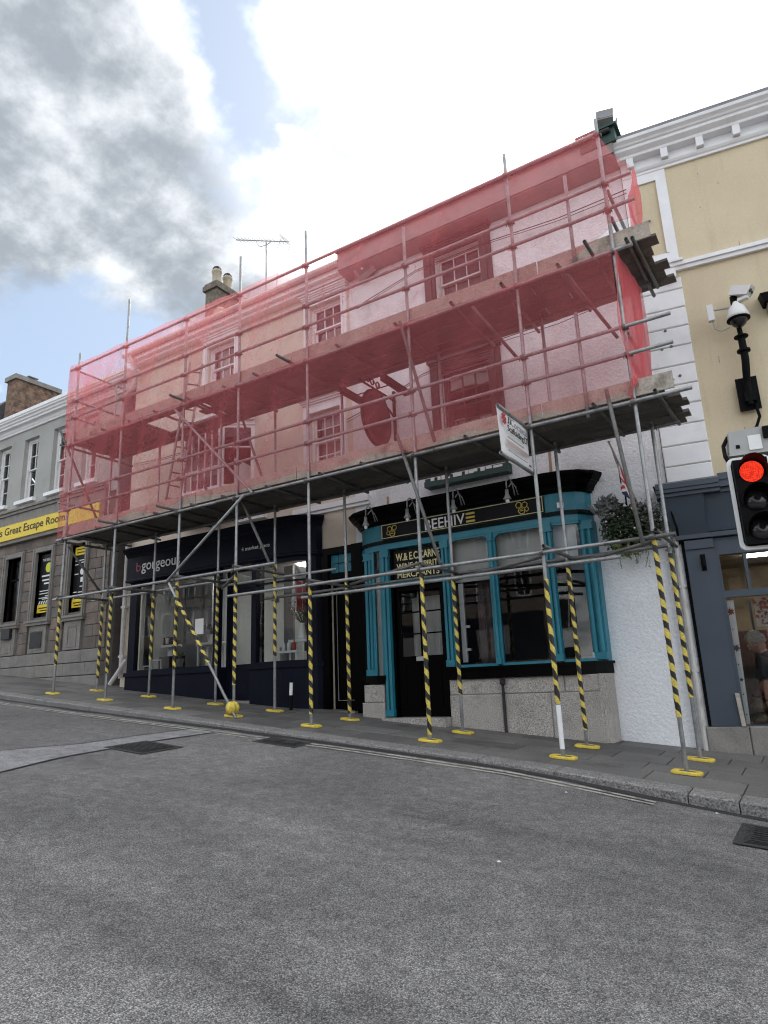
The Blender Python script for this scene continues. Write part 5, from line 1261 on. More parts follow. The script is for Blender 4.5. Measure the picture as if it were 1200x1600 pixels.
net_sheet('net', [(-1.40,yN,8.49),(-1.22,yN-.01,7.98),(-1.03,yN-.02,7.70)], [(-1.40,yN,7.02),(-1.2,yN,6.99),(-1.0,yN,6.98)], '', 18).build('net_return', 'net_red', t_, smooth=True)
net_sheet('net', [(-1.03,yN-.02,7.70),(-1.15,.45,7.9),(-1.32,YI+.04,8.1)], [(-1.0,yN,6.98),(-1.15,.45,7.0),(-1.32,YI+.04,7.0)], '', 18, .05).build('net_return', 'net_red', t_, smooth=True)
t_ = thing('safety_net', (-7.1, -.1, 4.8), 'lower red debris net hung between the two scaffold decks', 'safety net', 'red debris nets')
tops = [(x, yN, 6.66+.01*math.sin(x*2.6)) for x in NX]
lb = [(-12.82,4.63),(-11.14,4.67),(-10.9,4.75),(-10.3,4.82),(-9.9,4.67),(-9.33,4.74),(-9.0,4.84),(-8.6,4.78),(-7.9,4.71),(-6.9,4.74),(-6.4,4.78),(-5.9,4.67),(-5.6,4.71),(-5.0,4.78),(-4.5,4.66),(-4.25,4.63),(-4.0,4.71),(-3.4,4.76),(-3.2,4.65),(-2.9,4.71),(-2.5,4.78),(-2.1,4.66),(-1.9,4.70),(-1.4,4.75)]
bots = [(x, yN+.015, interp(lb, x)) for x in NX]
net_sheet('net', tops, bots, '').build('net_sheet', 'net_red', t_, smooth=True)
net_sheet('net', [(-1.38,yN,6.66),(-1.33,.45,6.66),(-1.30,YI+.03,6.66)], [(-1.38,yN,4.84),(-1.36,.45,4.86),(-1.30,YI+.03,4.84)], '', 26, .03).build('net_return', 'net_red', t_, smooth=True)
net_sheet('net', [(-1.41,-.02,6.66),(-1.33,.5,6.62),(-1.32,YI+.06,6.6)], [(-1.36,-.03,4.86),(-1.33,.1,4.86),(-1.30,.35,4.9)], '', 26, .04).build('net_fold', 'net_red', t_, smooth=True)
# bundled net tied round the last standard
m = MB().path([(-1.40,-.03,4.66),(-1.43,-.05,4.76),(-1.38,-.06,4.86),(-1.36,-.04,4.96)], [.012,.03,.035,.03], 8); m.build('net_tie', 'net_red', t_, smooth=True)

# ================================================================== banner on its bracket
bn = thing('company_banner', (-2.75, -.5, 4.0), 'white scaffolding company banner hung at right angles from the scaffold', 'banner')
BT = Matrix.Translation((-2.75, -1.0, 0)) @ Matrix.Rotation(R(90), 4, 'Z')      # local x runs from the outer edge to the scaffold
m = MB(BT); nx, nz = 14, 8
for i in range(nx+1):
    for j in range(nz+1):
        u, v = i/nx, j/nz; bow = .02*math.sin(math.pi*u)*math.sin(3*u+2*v) + (.03*(1-v)*0)
        m.p(.03+.93*u - .05*(v)*(1-u), bow, 4.06+.02*math.sin(math.pi*u)*(1-v)+v*(.55+.06*u*0))
for i in range(nx):
    for j in range(nz): k = i*(nz+1)+j; m.f.append([k, k+nz+1, k+nz+2, k+1])
sh = m.build('sheet', 'banner', bn, smooth=True)
text(sh, 'J', .24, .282, 4.475, 4.565, -.026, 'letter_black', BT, bold=.02); text(sh, 'J', .293, .335, 4.475, 4.565, -.026, 'letter_black', BT, bold=.02); text(sh, 'Cornwall', .345, .90, 4.475, 4.57, -.026, 'letter_grey', BT)
text(sh, 'Scaffolding', .22, .74, 4.35, 4.455, -.026, 'letter_black', BT, bold=.006); text(sh, 'LTD', .77, .94, 4.37, 4.455, -.026, 'letter_black', BT, bold=.006)
MB(BT).box(.20,.72,-.028,-.0255,4.285,4.300).build('printed_line', 'letter_grey', sh); MB(BT).box(.17,.88,-.028,-.0255,4.20,4.25).build('printed_line', 'letter_pinkgrey', sh); MB(BT).box(.17,.8,-.028,-.0255,4.115,4.125).build('printed_line', 'letter_grey', sh)
MB(BT).box(.86,.93,-.028,-.0255,4.09,4.11).build('printed_line', 'letter_black', sh)
m = MB(BT)
for r0, r1, n in ((.0,.028,6),(.032,.05,7),(.053,.072,8)):
    for k in range(n):
        a = 6.2832*k/n+r1*20; b = a+6.2832/n*.86
        P = [(.125+r*math.cos(t), 4.50+r*math.sin(t)) for r, t in ((max(r0,.004),a),(r1,a+.1),(r1*1.06,(a+b)/2),(r1,b-.1),(max(r0,.004),b))]
        m.extr(P, -.029, -.0255)
m.build('rose_emblem', 'letter_red', sh)
shared('bracket_tube', TM['tube'], 'tube', bn, axis_mat((-2.74,.06,4.035),(-2.74,-1.02,4.035)))
shared('bracket_tube', TM['tube'], 'tube', bn, axis_mat((-2.74,.06,4.63),(-2.74,-1.0,4.63)))

# ================================================================== pub hanging sign
hs = thing('hanging_sign', (-5.85, 1.9, 5.6), 'dark red oval pub sign on a scrolled iron bracket behind the net', 'sign')
SXp = -5.85
m = MB(); P = [(1.24+.44*math.cos(t), 5.98+.50*math.sin(t)) for t in [6.2832*k/36 for k in range(36)]]
A = [m.p(SXp-.025, y, z) for y, z in P]; B = [m.p(SXp+.025, y, z) for y, z in P]; m.f += [A, B[::-1]] + [[A[k], B[k], B[(k+1)%36], A[(k+1)%36]] for k in range(36)]
m.build('sign_panel', 'maroon', hs)
m = MB(); 
for k in range(36):
    a, b = P[k], P[(k+1)%36]; m.tube((SXp, a[0], a[1]), (SXp, b[0], b[1]), .03, 6, cap=False)
m.build('sign_rim', 'black_matt', hs)
m = MB().tube((SXp,1.9,6.52),(SXp,.75,6.52),.02,8).tube((SXp,1.86,5.75),(SXp,1.86,6.7),.03,6).path([(SXp,1.86,6.2),(SXp,1.6,6.3),(SXp,1.45,6.5)],.02,6)
for c0, rr in ((1.15,.07),(1.32,.07),(1.02,.05)): m.path([(SXp, c0+rr*math.cos(t)*(1-t/14), 6.62+rr*math.sin(t)*(1-t/14)) for t in [i*.6 for i in range(13)]], .014, 6)
m.build('bracket', 'black_matt', hs)
for dx in (-.42, .42):
    MB().box(SXp+dx-.05, SXp+dx+.05, .82, 1.62, 6.42, 6.52).build('trough_light', 'black_matt', hs)
    MB().tube((SXp, 1.2, 6.5), (SXp+dx, 1.2, 6.5), .012, 6).build('light_arm', 'black_matt', hs)
# ================================================================== lamps, floodlights
for i, x in enumerate((-5.98,-5.18,-4.36,-3.48)):
    t_ = thing('swan_neck_lamp', (x, 1.26, 4.24), ['iron swan neck lamp at the left end of the pub sign','iron swan neck lamp above the first letters of the pub sign','iron swan neck lamp above the last letters of the pub sign','iron swan neck lamp above the bee emblem at the right end'][i], 'lamp', 'lamps over the pub sign')
    MB().path([(x,1.28,4.16),(x,1.22,4.30),(x-.01,1.17,4.38),(x-.02,1.10,4.39),(x-.03,1.05,4.33),(x-.03,1.04,4.22)], .011, 6).path([(x+.05,1.28,4.16),(x+.05,1.2,4.26),(x+.03,1.12,4.32),(x,1.06,4.24)],.009,6).build('arm', 'metal_grey', t_, smooth=True)
    MB().lathe((x-.03,1.04,4.05), [(.058,0),(.06,.010),(.04,.045),(.028,.08),(.024,.15),(.0,.16)], 14).build('shade', 'metal_grey', t_, smooth=True)
    MB().lathe((x-.03,1.04,3.97), [(.0,.02),(.022,.028),(.03,.05),(.024,.09)], 10).build('bulb', 'letter_white', t_, smooth=True)
fl = thing('floodlight', (-6.35, 1.75, 9.3), 'tilted grey floodlight fixed high on the pub wall beside the join', 'floodlight')
FT = Matrix.Translation((-6.34,1.66,9.46)) @ Matrix.Rotation(R(-18),4,'Y') @ Matrix.Rotation(R(38),4,'X')
m = MB(FT); m.hexa([(-.20,0,-.27),(.20,0,-.27),(.15,.2,-.2),(-.15,.2,-.2),(-.20,0,.27),(.20,0,.27),(.15,.2,.2),(-.15,.2,.2)]); m.build('housing', 'metal_grey', fl)
m = MB(FT); m.box(-.20,.20,-.03,-.001,.20,.27).box(-.20,.20,-.03,-.001,-.27,-.17).box(-.20,-.14,-.03,-.001,-.17,.20).box(.14,.20,-.03,-.001,-.17,.20); m.build('bezel', 'metal_grey', fl)
MB(FT).box(-.14,.14,-.012,-.002,-.17,.20).build('lens', 'room_grey', fl); MB(FT).tube((-.02,-.014,-.1),(0,-.014,.1),.03,8).build('bulb','letter_white',fl)
MB().tube((-6.34,1.72,9.40),(-6.25,1.9,9.25),.02,6).build('bracket', 'metal_grey', fl)
fl = thing('floodlight', (-1.55, 1.75, 9.9), 'grey box floodlight on the roof corner above the right end of the scaffold', 'floodlight')
FT = Matrix.Translation((-1.55,1.72,10.20)) @ Matrix.Rotation(R(-20),4,'X') @ Matrix.Rotation(R(12),4,'Z')
m = MB(FT); m.hexa([(-.14,-.12,-.12),(.14,-.12,-.12),(.11,.12,-.10),(-.11,.12,-.10),(-.14,-.12,.14),(.14,-.12,.14),(.11,.12,.10),(-.11,.12,.10)]); m.build('housing', 'metal_grey', fl)
MB(FT).box(-.12,.12,-.128,-.1205,-.10,.12).build('lens', 'room_grey', fl)
MB().path([(-1.72,1.75,10.20),(-1.72,1.75,9.98),(-1.38,1.75,9.98),(-1.38,1.75,10.20)],.018,6).tube((-1.55,1.75,9.98),(-1.55,1.75,9.88),.03,8).build('stirrup', 'metal_grey', fl)
wl = thing('wall_lantern', (.12, 1.9, 6.45), 'dark wall fitting cut by the right edge high on the cream wall', 'lamp')
MB(CT).hexa([(1.56,-.22,6.40),(1.80,-.22,6.40),(1.80,0,6.40),(1.56,0,6.40),(1.52,-.26,6.52),(1.84,-.26,6.52),(1.84,0,6.58),(1.52,0,6.58)]).build('hood', 'black_matt', wl)
MB(CT).box(1.60,1.76,-.18,-.03,6.28,6.395).build('lamp_body', 'metal_grey', wl)
# ================================================================== cables draped along the walls
for i, (pts, lab) in enumerate((([(-6.9,1.86,6.42),(-5.9,1.80,6.60),(-5.2,1.78,6.82),(-3.7,1.78,7.02),(-2.7,1.80,7.05),(-2.1,1.8,7.12),(-1.4,1.8,7.2)], 'thin dark cable sagging across the pub wall between the decks'), ([(-6.6,1.86,8.72),(-5.2,1.80,8.95),(-3.8,1.8,8.95),(-2.5,1.80,8.86),(-1.4,1.82,8.9)], 'thin dark cable running across the pub wall above the top deck'), ([(-13.2,1.86,6.85),(-12.2,1.8,6.75),(-11.2,1.72,6.7)], 'thin dark cable on the sand wall left of the bay window'))):
    m = MB().path(pts, .008, 5); m.path([(x, y-.01, z-.06+.02*math.sin(k)) for k, (x, y, z) in enumerate(pts)], .006, 5)
    m.build('cable', 'black_matt', smooth=True, label=lab, cat='cable', group='cables on the walls')
# ================================================================== hanging basket and flag
random.seed(77)
hb = thing('hanging_basket', (-1.98, 1.6, 3.2), 'overgrown hanging basket of dark and silvery plants on the white wall', 'hanging basket')
C0 = Vector((-1.97, 1.58, 3.42))
MB().lathe(C0+Vector((0,0,-.22)), [(.02,0),(.14,.03),(.21,.12),(.23,.2),(.2,.2)], 14).build('basket', 'black_matt', hb)
MB().path([(-1.97,1.9,4.0),(-1.97,1.58,4.0),(-1.97,1.58,3.7)], .012, 6).build('bracket', 'black_matt', hb)
def leaves(n, cen, rad, size, ma, name, flat=1.0, up=.0, lo=.45):
    m = MB()
    for _ in range(n):
        d = Vector((random.gauss(0,1), random.gauss(0,1), random.gauss(0,1))).normalized(); r = lo+(1-lo)*random.random()**.5
        p = Vector(cen)+Vector((d.x*rad[0], d.y*rad[1], d.z*rad[2]))*r*(.85+.3*random.random())
        if p.y > 1.88: p.y = 1.88-random.random()*.05
        a = Vector((random.gauss(0,1), random.gauss(0,1), random.gauss(0,.6)+up)).normalized(); b = a.orthogonal().normalized(); b = (b*math.cos(random.random()*6)+a.cross(b)*math.sin(random.random()*6)).normalized()
        s = size*(.6+.8*random.random()); w_ = s*.32*flat; c = a.cross(b)
        m.f.append([m.p(*p), m.p(*(p+a*s*.5+b*w_+c*s*.1)), m.p(*(p+a*s)), m.p(*(p+a*s*.5-b*w_+c*s*.1))])
    return m.build(name, ma, hb, kind='stuff')
leaves(2200, C0+Vector((.05,0,.08)), (.42,.28,.30), .055, 'leaf_b', 'foliage'); leaves(900, C0+Vector((0,-.02,-.05)), (.36,.27,.26), .05, 'leaf_a', 'foliage')
leaves(500, C0+Vector((.28,-.05,.20)), (.22,.2,.2), .05, 'leaf_silver', 'flowering_stems', .8); leaves(240, C0+Vector((-.24,-.10,.34)), (.17,.16,.16), .12, 'leaf_silver', 'silver_foliage', .55, .5, .1)
leaves(180, C0+Vector((-.05,-.10,-.24)), (.16,.14,.12), .06, 'leaf_lime', 'trailing_foliage'); leaves(70, C0+Vector((.05,-.16,.10)), (.36,.16,.26), .025, 'petal', 'blossom', 1.4, 0, .8)
m = MB()
for k in range(9):
    x = C0.x-.15+.045*k; l = random.uniform(.15,.42); m.path([(x, 1.42+J(.05), 3.25), (x+J(.03), 1.40, 3.25-l*.5), (x+J(.04), 1.40, 3.25-l)], .005, 4)
    for j in range(int(l*40)): 
        z = 3.25-l*random.random(); p = Vector((x+J(.03), 1.40+J(.03), z)); m.f.append([m.p(*p), m.p(p.x+.012, p.y, p.z+.01), m.p(p.x+.004, p.y+.01, p.z-.016)])
m.build('trailing_stem', 'leaf_a', hb, kind='stuff')
fg = thing('union_flag', (-1.95, 1.88, 3.62), 'union flag drooping on a slanted pole above the hanging basket', 'flag')
f0, f1 = Vector((-1.80,1.88,3.60)), Vector((-1.98,1.02,4.58))
MB().tube(f0, f1, .012, 8).lathe(f1, [(.0,-.02),(.022,0),(.0,.022)], 8).build('pole', 'toe_wood', fg)
me = bpy.data.meshes.new('cloth'); vv, ff, uvs = [], [], []
nx, nz = 26, 18
for i in range(nx+1):
    for j in range(nz+1):
        u, v = i/nx, j/nz; base = f1.lerp(f0, .03+.62*v)          # v along the pole, u down the hang
        fold = .035*math.sin(v*13+u*3)*u
        q = base + Vector((.06*u+fold*.8, .10*u*(1-v)+fold, -.62*u*(1-.35*v))); vv.append(tuple(q)); uvs.append((1-u, 1-v))
for i in range(nx):
    for j in range(nz): k = i*(nz+1)+j; ff.append([k, k+nz+1, k+nz+2, k+1])
me.from_pydata(vv, [], ff); ul = me.uv_layers.new(name='UVMap')
for lp in me.loops: ul.data[lp.index].uv = uvs[lp.vertex_index]
for q_ in me.polygons: q_.use_smooth = True
me.materials.append(MATS['flag_cloth']); o = bpy.data.objects.new('cloth', me); link(o, fg, Matrix.Identity(4))
# ================================================================== CCTV mast on the cream wall
cv_ = thing('cctv_mast', (-.35, 1.75, 4.9), 'black wall mast carrying a white dome camera and a box camera', 'camera')
MB(CT).box(1.05,1.31,-.10,-.06,4.93,5.40).build('back_plate', 'black_matt', cv_)
MB(CT).box(1.10,1.14,-.06,0,5.0,5.35).box(1.22,1.26,-.06,0,5.0,5.35).build('standoff', 'black_matt', cv_)
m = MB(CT); ux, vy = 1.20, -.26
m.path([(1.18,-.16,4.98),(1.18,-.17,5.3),(1.19,-.22,5.45),(ux,vy,5.6),(ux,vy,5.95)], [.04,.045,.05,.05,.045], 12).lathe((ux,vy,5.70),[(.05,0),(.085,.01),(.085,.04),(.05,.05)],12).lathe((ux,vy,5.92),[(.045,0),(.09,.008),(.09,.025),(.04,.03)],12)
m.tube((ux,vy,5.95),(ux-.01,vy+.02,6.22),.034,10).tube((ux,vy+.05,6.2),(ux,vy+.05,6.58),.05,10).box(1.12,1.26,-.20,-.11,5.02,5.16); m.build('mast', 'black_matt', cv_, smooth=False)
dc = MB(CT).lathe((ux,vy-.06,6.18), [(.135,0),(.145,.015),(.14,.05),(.12,.10),(.10,.17),(.05,.22),(.03,.26),(.0,.26)], 20).build('dome_housing', 'cctv_white', cv_, smooth=True)
MB(CT).lathe((ux,vy-.06,6.165), [(.12,0),(.148,.0),(.148,.014),(.12,.014)], 20).build('dome_ring', 'black_matt', dc)
MB(CT).lathe((ux,vy-.06,6.05), [(.0,0),(.045,.012),(.085,.045),(.11,.10),(.115,.115)], 18).build('dome_glass', 'smoke_glass', dc, smooth=True)
BT2 = CT @ Matrix.Translation((ux+.10,vy-.02,6.60)) @ Matrix.Rotation(R(62),4,'Z') @ Matrix.Rotation(R(24),4,'X')
bc = MB(BT2).hexa([(-.075,-.12,-.065),(.075,-.12,-.065),(.075,.13,-.065),(-.075,.13,-.065),(-.07,-.15,.065),(.07,-.15,.065),(.07,.13,.065),(-.07,.13,.065)]).build('box_camera', 'cctv_white', cv_)
MB(BT2).lathe((-.02,-.134,.0),[(.0,-.012),(.026,-.012),(.028,.004),(.0,.004)],10,'Y').lathe((.035,-.132,-.01),[(.0,-.012),(.02,-.012),(.02,.004),(.0,.004)],10,'Y').build('lens', 'smoke_glass', bc)
BT3 = CT @ Matrix.Translation((ux+.10,vy-.04,6.49)) @ Matrix.Rotation(R(62),4,'Z')
MB(BT3).box(-.04,.04,-.07,.06,-.04,.0).build('camera_foot', 'cctv_white', bc)
MB(CT).box(ux-.36,ux-.28,vy-.04,vy+.04,6.26,6.50).build('antenna_box', 'cctv_white', cv_)
MB(CT).tube((ux-.28,vy,6.42),(ux,vy+.05,6.42),.015,8).build('arm', 'metal_grey', cv_); MB(CT).path([(ux-.31,vy,6.26),(ux-.30,vy-.02,6.12),(ux-.22,vy-.04,6.06),(ux-.12,vy-.06,6.08)],.008,6).build('cable', 'metal_grey', cv_)
MB(CT).path([(1.24,-.12,4.98),(1.26,-.13,4.80),(1.20,-.13,4.66),(1.08,-.13,4.58),(1.0,-.13,4.45)], .02, 8).build('conduit', 'black_matt', cv_, smooth=True)
# ================================================================== traffic signal
ts = thing('traffic_signal', (.25, -1.5, gp(.25,-1.5)), 'traffic signal showing red in a white edged board at the right edge', 'traffic light')
d = Vector((-_f.x, -_f.y, 0)); 
hp = Vector((-.262, -1.72, 2.86))
TT = Matrix.Translation(hp) @ Matrix.Rotation(R(12), 4, 'Z')        # faces down the street towards the viewer
def rrect(w_, h, r, n=6):
    P = []
    for cx, cz, a0 in ((w_-r,h-r,0),(-w_+r,h-r,90),(-w_+r,-h+r,180),(w_-r,-h+r,270)):
        P += [(cx+r*math.cos(R(a0+90*k/n)), cz+r*math.sin(R(a0+90*k/n))) for k in range(n+1)]
    return P
bd = MB(TT).extr(rrect(.15,.385,.05), .02, .045).build('backing_board', 'black_matt', ts)
m = MB(TT); Po, Pi = rrect(.166,.40,.055), rrect(.138,.372,.045); n = len(Po)
for k in range(n):
    a, b = k, (k+1)%n
    m.hexa([(Po[a][0],.012,Po[a][1]),(Po[b][0],.012,Po[b][1]),(Pi[b][0],.012,Pi[b][1]),(Pi[a][0],.012,Pi[a][1]),(Po[a][0],.05,Po[a][1]),(Po[b][0],.05,Po[b][1]),(Pi[b][0],.05,Pi[b][1]),(Pi[a][0],.05,Pi[a][1])])
m.build('white_border', 'white_upvc', bd)
MB(TT).box(-.13,.13,-.06,.019,-.36,.36).build('signal_body', 'black_matt', ts)
for z, ma, nm in ((.245,'lamp_red','red_lens'),(.0,'smoke_glass','amber_lens'),(-.245,'smoke_glass','green_lens')):
    MB(TT).lathe((0,-.075,z), [(.0,-.020),(.036,-.017),(.063,-.011),(.088,.0),(.09,.014)], 24, 'Y').build(nm, ma, ts, smooth=True)
    m = MB(TT); n = 20
    for k in range(n):
        a, b = R(-25+230*k/n), R(-25+230*(k+1)/n); l = lambda t: -.09-.15*max(0, min(1, .35+.75*math.sin(t)))
        for r0 in (.106,):
            m.hexa([(r0*math.cos(a),l(a),z+r0*math.sin(a)),(r0*math.cos(b),l(b),z+r0*math.sin(b)),(r0*math.cos(b),-.055,z+r0*math.sin(b)),(r0*math.cos(a),-.055,z+r0*math.sin(a)),
                    (.111*math.cos(a),l(a),z+.111*math.sin(a)),(.111*math.cos(b),l(b),z+.111*math.sin(b)),(.111*math.cos(b),-.055,z+.111*math.sin(b)),(.111*math.cos(a),-.055,z+.111*math.sin(a))])
    m.build('visor', 'black_matt', ts)
MB().tube((.12,-1.50,gp(.12,-1.5)),(.12,-1.50,3.55),.057,14).build('pole', 'metal_grey', ts, smooth=True)
MB(TT).box(.05,.34,.05,.12,.26,.31).box(.05,.34,.05,.12,-.31,-.26).build('bracket', 'black_matt', ts)
dt_ = MB(TT).hexa([(-.12,.08,.44),(.30,.08,.44),(.30,.26,.44),(-.12,.26,.44),(-.10,.08,.66),(.30,.08,.68),(.30,.26,.68),(-.10,.26,.66)]).build('detector_box', 'metal_grey', ts)
MB(TT).box(.04,.14,.070,.0795,.47,.60).build('sticker', 'letter_white', dt_); MB(TT).box(-.06,-.03,.072,.0795,.50,.53).build('socket', 'black_matt', dt_)
MB(TT).box(.16,.30,.05,.0795,.56,.66).build('antenna_panel', 'black_matt', dt_)
MB(TT).path([(-.02,.2,.66),(-.10,.18,.64),(-.145,.16,.56),(-.15,.12,.46),(-.14,.08,.40)], .018, 8).build('cable', 'black_matt', ts, smooth=True)
# ================================================================== small post beside the salon
vp = thing('vent_post', (-7.85, 1.30, gp(-7.85,1.3)), 'short black pipe with a white top standing by the salon wall', 'post')
z = gp(-7.85,1.3)
MB().tube((-7.85,1.3,z),(-7.85,1.3,z+.25),.032,10).build('pipe', 'black_matt', vp); MB().tube((-7.85,1.3,z+.25),(-7.84,1.3,z+.46),.03,10).build('sleeve', 'white_paint', vp)
MB().box(-7.90,-7.80,1.28,1.32,z+.46,z+.475).box(-7.86,-7.84,1.28,1.32,z+.475,z+.50).build('cap', 'black_matt', vp)

# ================================================================== things in the salon windows
def stool(x, y, z, label, k=1.0):
    t = thing('step_stool', (x, y, z), label, 'stool', 'white display stools')
    MB().box(x-.16*k,x+.16*k,y-.10,y+.10,z+.27*k,z+.30*k).build('seat', 'white_upvc', t); MB().box(x-.30*k,x+.02*k,y-.22,y-.101,z+.14*k,z+.165*k).build('step', 'white_upvc', t)
    for sx, sy, zz, l in ((-.15,-.08,.27,0),(.15,-.08,.27,0),(-.15,.08,.27,0),(.15,.08,.27,0),(-.29,-.2,.14,0),(.0,-.2,.14,0)):
        MB().tube((x+sx*k*1.1,y+sy,z),(x+sx*k,y+sy,z+zz*k),.014,6).build('leg', 'white_upvc', t)
    return t
stool(-8.15, 2.0, 1.925, 'white step stool with bottles in the right salon window', 1.5)
for i in range(3):
    x = -8.50+.13*i; MB().lathe((x,1.86,2.175), [(.035,0),(.035,.13),(.02,.15),(.012,.16),(.012,.2),(.0,.2)], 12).build('bottle', ['letter_white','letter_white','red_cloth'][i], smooth=True, label=['leftmost white bottle on the step stool in the salon window','middle white bottle on the step stool in the salon window','dark red bottle beside the white bottles in the salon window'][i], cat='bottle', group='bottles in the salon window')
t = thing('flower_vase', (-8.16,2.0,2.375), 'white vase of dry stems on the stool in the right salon window', 'vase')
MB().lathe((-8.16,2.0,2.378), [(.075,0),(.085,.02),(.06,.16),(.045,.28),(.055,.3),(.0,.3)], 14).build('vase', 'letter_white', t, smooth=True)
m = MB()
for k in range(40):
    a = random.random()*6.28; s_ = random.uniform(.1,.35); h = random.uniform(.15,.5); p = Vector((-8.16+s_*math.cos(a), 2.1+s_*.5*math.sin(a), 2.65+h)); m.tube((-8.16,2.0,2.66), p, .004, 4)
    for j in range(4): q_ = p+Vector((J(.06),J(.06),J(.06))); m.f.append([m.p(*q_), m.p(q_.x+.04,q_.y,q_.z+.03), m.p(q_.x,q_.y+.03,q_.z+.05)])
m.build('dry_stems', 'leaf_b', t, kind='stuff')
m = MB()
for i in range(3):
    x = -8.52+.17*i; m.hexa([(x,2.25,2.95),(x+.14,2.25,2.92),(x+.14,2.28,2.92),(x,2.28,2.95),(x+.02,2.25,3.55),(x+.15,2.25,3.50),(x+.15,2.28,3.50),(x+.02,2.28,3.55)])
m.build('hanging_robe', 'red_cloth', label='red and white robes hanging in the right salon window', cat='clothing')
MB().hexa([(-8.62,2.22,2.98),(-8.54,2.22,2.98),(-8.54,2.24,2.98),(-8.62,2.24,2.98),(-8.58,2.22,3.45),(-8.50,2.22,3.5),(-8.50,2.24,3.5),(-8.58,2.24,3.45)]).build('hanging_towel', 'letter_white', label='white towel hanging beside the red robes in the salon window', cat='towel')
MB().box(-8.72,-8.55,2.0,2.16,1.925,2.26).build('dark_box', 'room_grey', label='dark box at the foot of the right salon window', cat='box')
stool(-12.1, 1.98, 1.935, 'small white stool at the left end of the left salon window', .9)
t = thing('white_bench', (-10.45,2.0,1.935), 'white open bench frame in the left salon window', 'bench')
MB().box(-10.85,-10.15,1.85,2.15,2.42,2.47).build('top', 'white_upvc', t)
for x in (-10.83,-10.19):
    for y in (1.87,2.11): MB().box(x,x+.04,y,y+.03,1.935,2.419).build('leg', 'white_upvc', t)
def plant(x, y, z, ma, label, n, h, pot='room_grey', w_=.06):
    t = thing('potted_plant', (x,y,z), label, 'plant', 'salon window plants')
    MB().lathe((x,y,z), [(.08,0),(.10,.16),(.09,.16)], 12).build('pot', pot, t)
    m = MB()
    for k in range(n):
        a = 6.28*k/n+J(.3); l = h*random.uniform(.7,1.1); d_ = Vector((math.cos(a), math.sin(a)*.6, 0)); sd2 = Vector((-d_.y, d_.x, 0)); pz = Vector((x,y,z+.15))
        P = [pz+d_*l*.5*s_+Vector((0,0,l*(1.2*s_-.9*s_*s_))) for s_ in (0,.35,.7,1)]
        ws = [.01,w_*.5,w_*.4,.003]
        for (p, wa), (q_, wb) in zip(zip(P, ws), list(zip(P, ws))[1:]): m.quad(p-sd2*wa, p+sd2*wa, q_+sd2*wb, q_-sd2*wb)
    m.build('leaf', ma, t, kind='stuff')
plant(-11.55, 1.95, 2.30, 'leaf_b', 'dark palm like plant in the left salon window', 14, .34); plant(-11.35, 1.86, 2.02, 'leaf_lime', 'yellow green leafy plant in the left salon window', 22, .32); plant(-10.55, 2.0, 2.47, 'leaf_b', 'spiky plant on the white bench in the salon window', 16, .55, 'letter_white', .05)
t = thing('salon_trolley', (-11.85,2.05,1.935), 'black trolley with white cups in the left salon window', 'trolley')
MB().box(-12.1,-11.55,1.95,2.2,2.0,2.26).build('cabinet', 'black_matt', t); MB().box(-12.05,-11.6,1.95,2.15,2.45,2.5).box(-12.0,-11.65,2.1,2.14,2.26,2.45).build('shelf', 'white_upvc', t); MB().box(-11.98,-11.66,1.96,2.0,2.5,2.66).build('box', 'black_matt', t)
MB().lathe((-11.82,1.93,2.52), [(.03,0),(.045,.12),(.0,.12)], 10).build('cup', 'letter_white', t)
MB().box(-10.62,-10.38,1.605,1.612,2.62,2.93).build('window_notice', 'letter_white', label='white paper notice taped inside the left salon window', cat='notice')

# ================================================================== the right hand shop: person and wares
def cpt(u, v, z): return CT @ Vector((u, v, z))
pe = thing('person', cpt(1.05,.4,.3), 'grey haired person in a navy t shirt stooping inside the right hand shop window', 'person')
def skin(name, pts, edges, rad, ma, parent, sub=2):
    me = bpy.data.meshes.new(name); me.from_pydata([tuple(p) for p in pts], edges, [])
    o = bpy.data.objects.new(name, me); link(o, parent, Matrix.Identity(4))
    md = o.modifiers.new('skin', 'SKIN'); md.use_smooth_shade = True
    sl = me.skin_vertices[0].data
    for i, r in enumerate(rad): sl[i].radius = (r, r) if not isinstance(r, tuple) else r; sl[i].use_root = (i == 0)
    sb_ = o.modifiers.new('sub', 'SUBSURF'); sb_.levels = sub; sb_.render_levels = sub
    me.materials.append(MATS[ma]); return o
ZF, V0 = .30, .36     # stands just behind the glass, stooping over the display
hip = cpt(1.02, V0+.06, 1.06); wst = cpt(.99, V0+.04, 1.22); che = cpt(.935, V0+.01, 1.48); sho = cpt(.895, V0, 1.64); nek = cpt(.855, V0-.01, 1.73); hd0 = cpt(.825, V0-.02, 1.78); hd1 = cpt(.80, V0-.03, 1.83)
sl_ = cpt(.86, V0-.17, 1.62); sr_ = cpt(.86, V0+.18, 1.62); el_ = cpt(.80, V0-.22, 1.33); er_ = cpt(.80, V0+.22, 1.30); wl_ = cpt(.795, V0-.20, 1.11); wr_ = cpt(.74, V0+.14, 1.10)
hl, hr = cpt(1.02, V0-.05, .98), cpt(1.04, V0+.17, .98); kl, kr = cpt(.98, V0-.06, .66), cpt(1.02, V0+.18, .66); al, ar = cpt(1.05, V0-.06, ZF+.05), cpt(1.08, V0+.18, ZF+.05); fl_, fr_ = cpt(.88, V0-.07, ZF+.02), cpt(.91, V0+.17, ZF+.02)
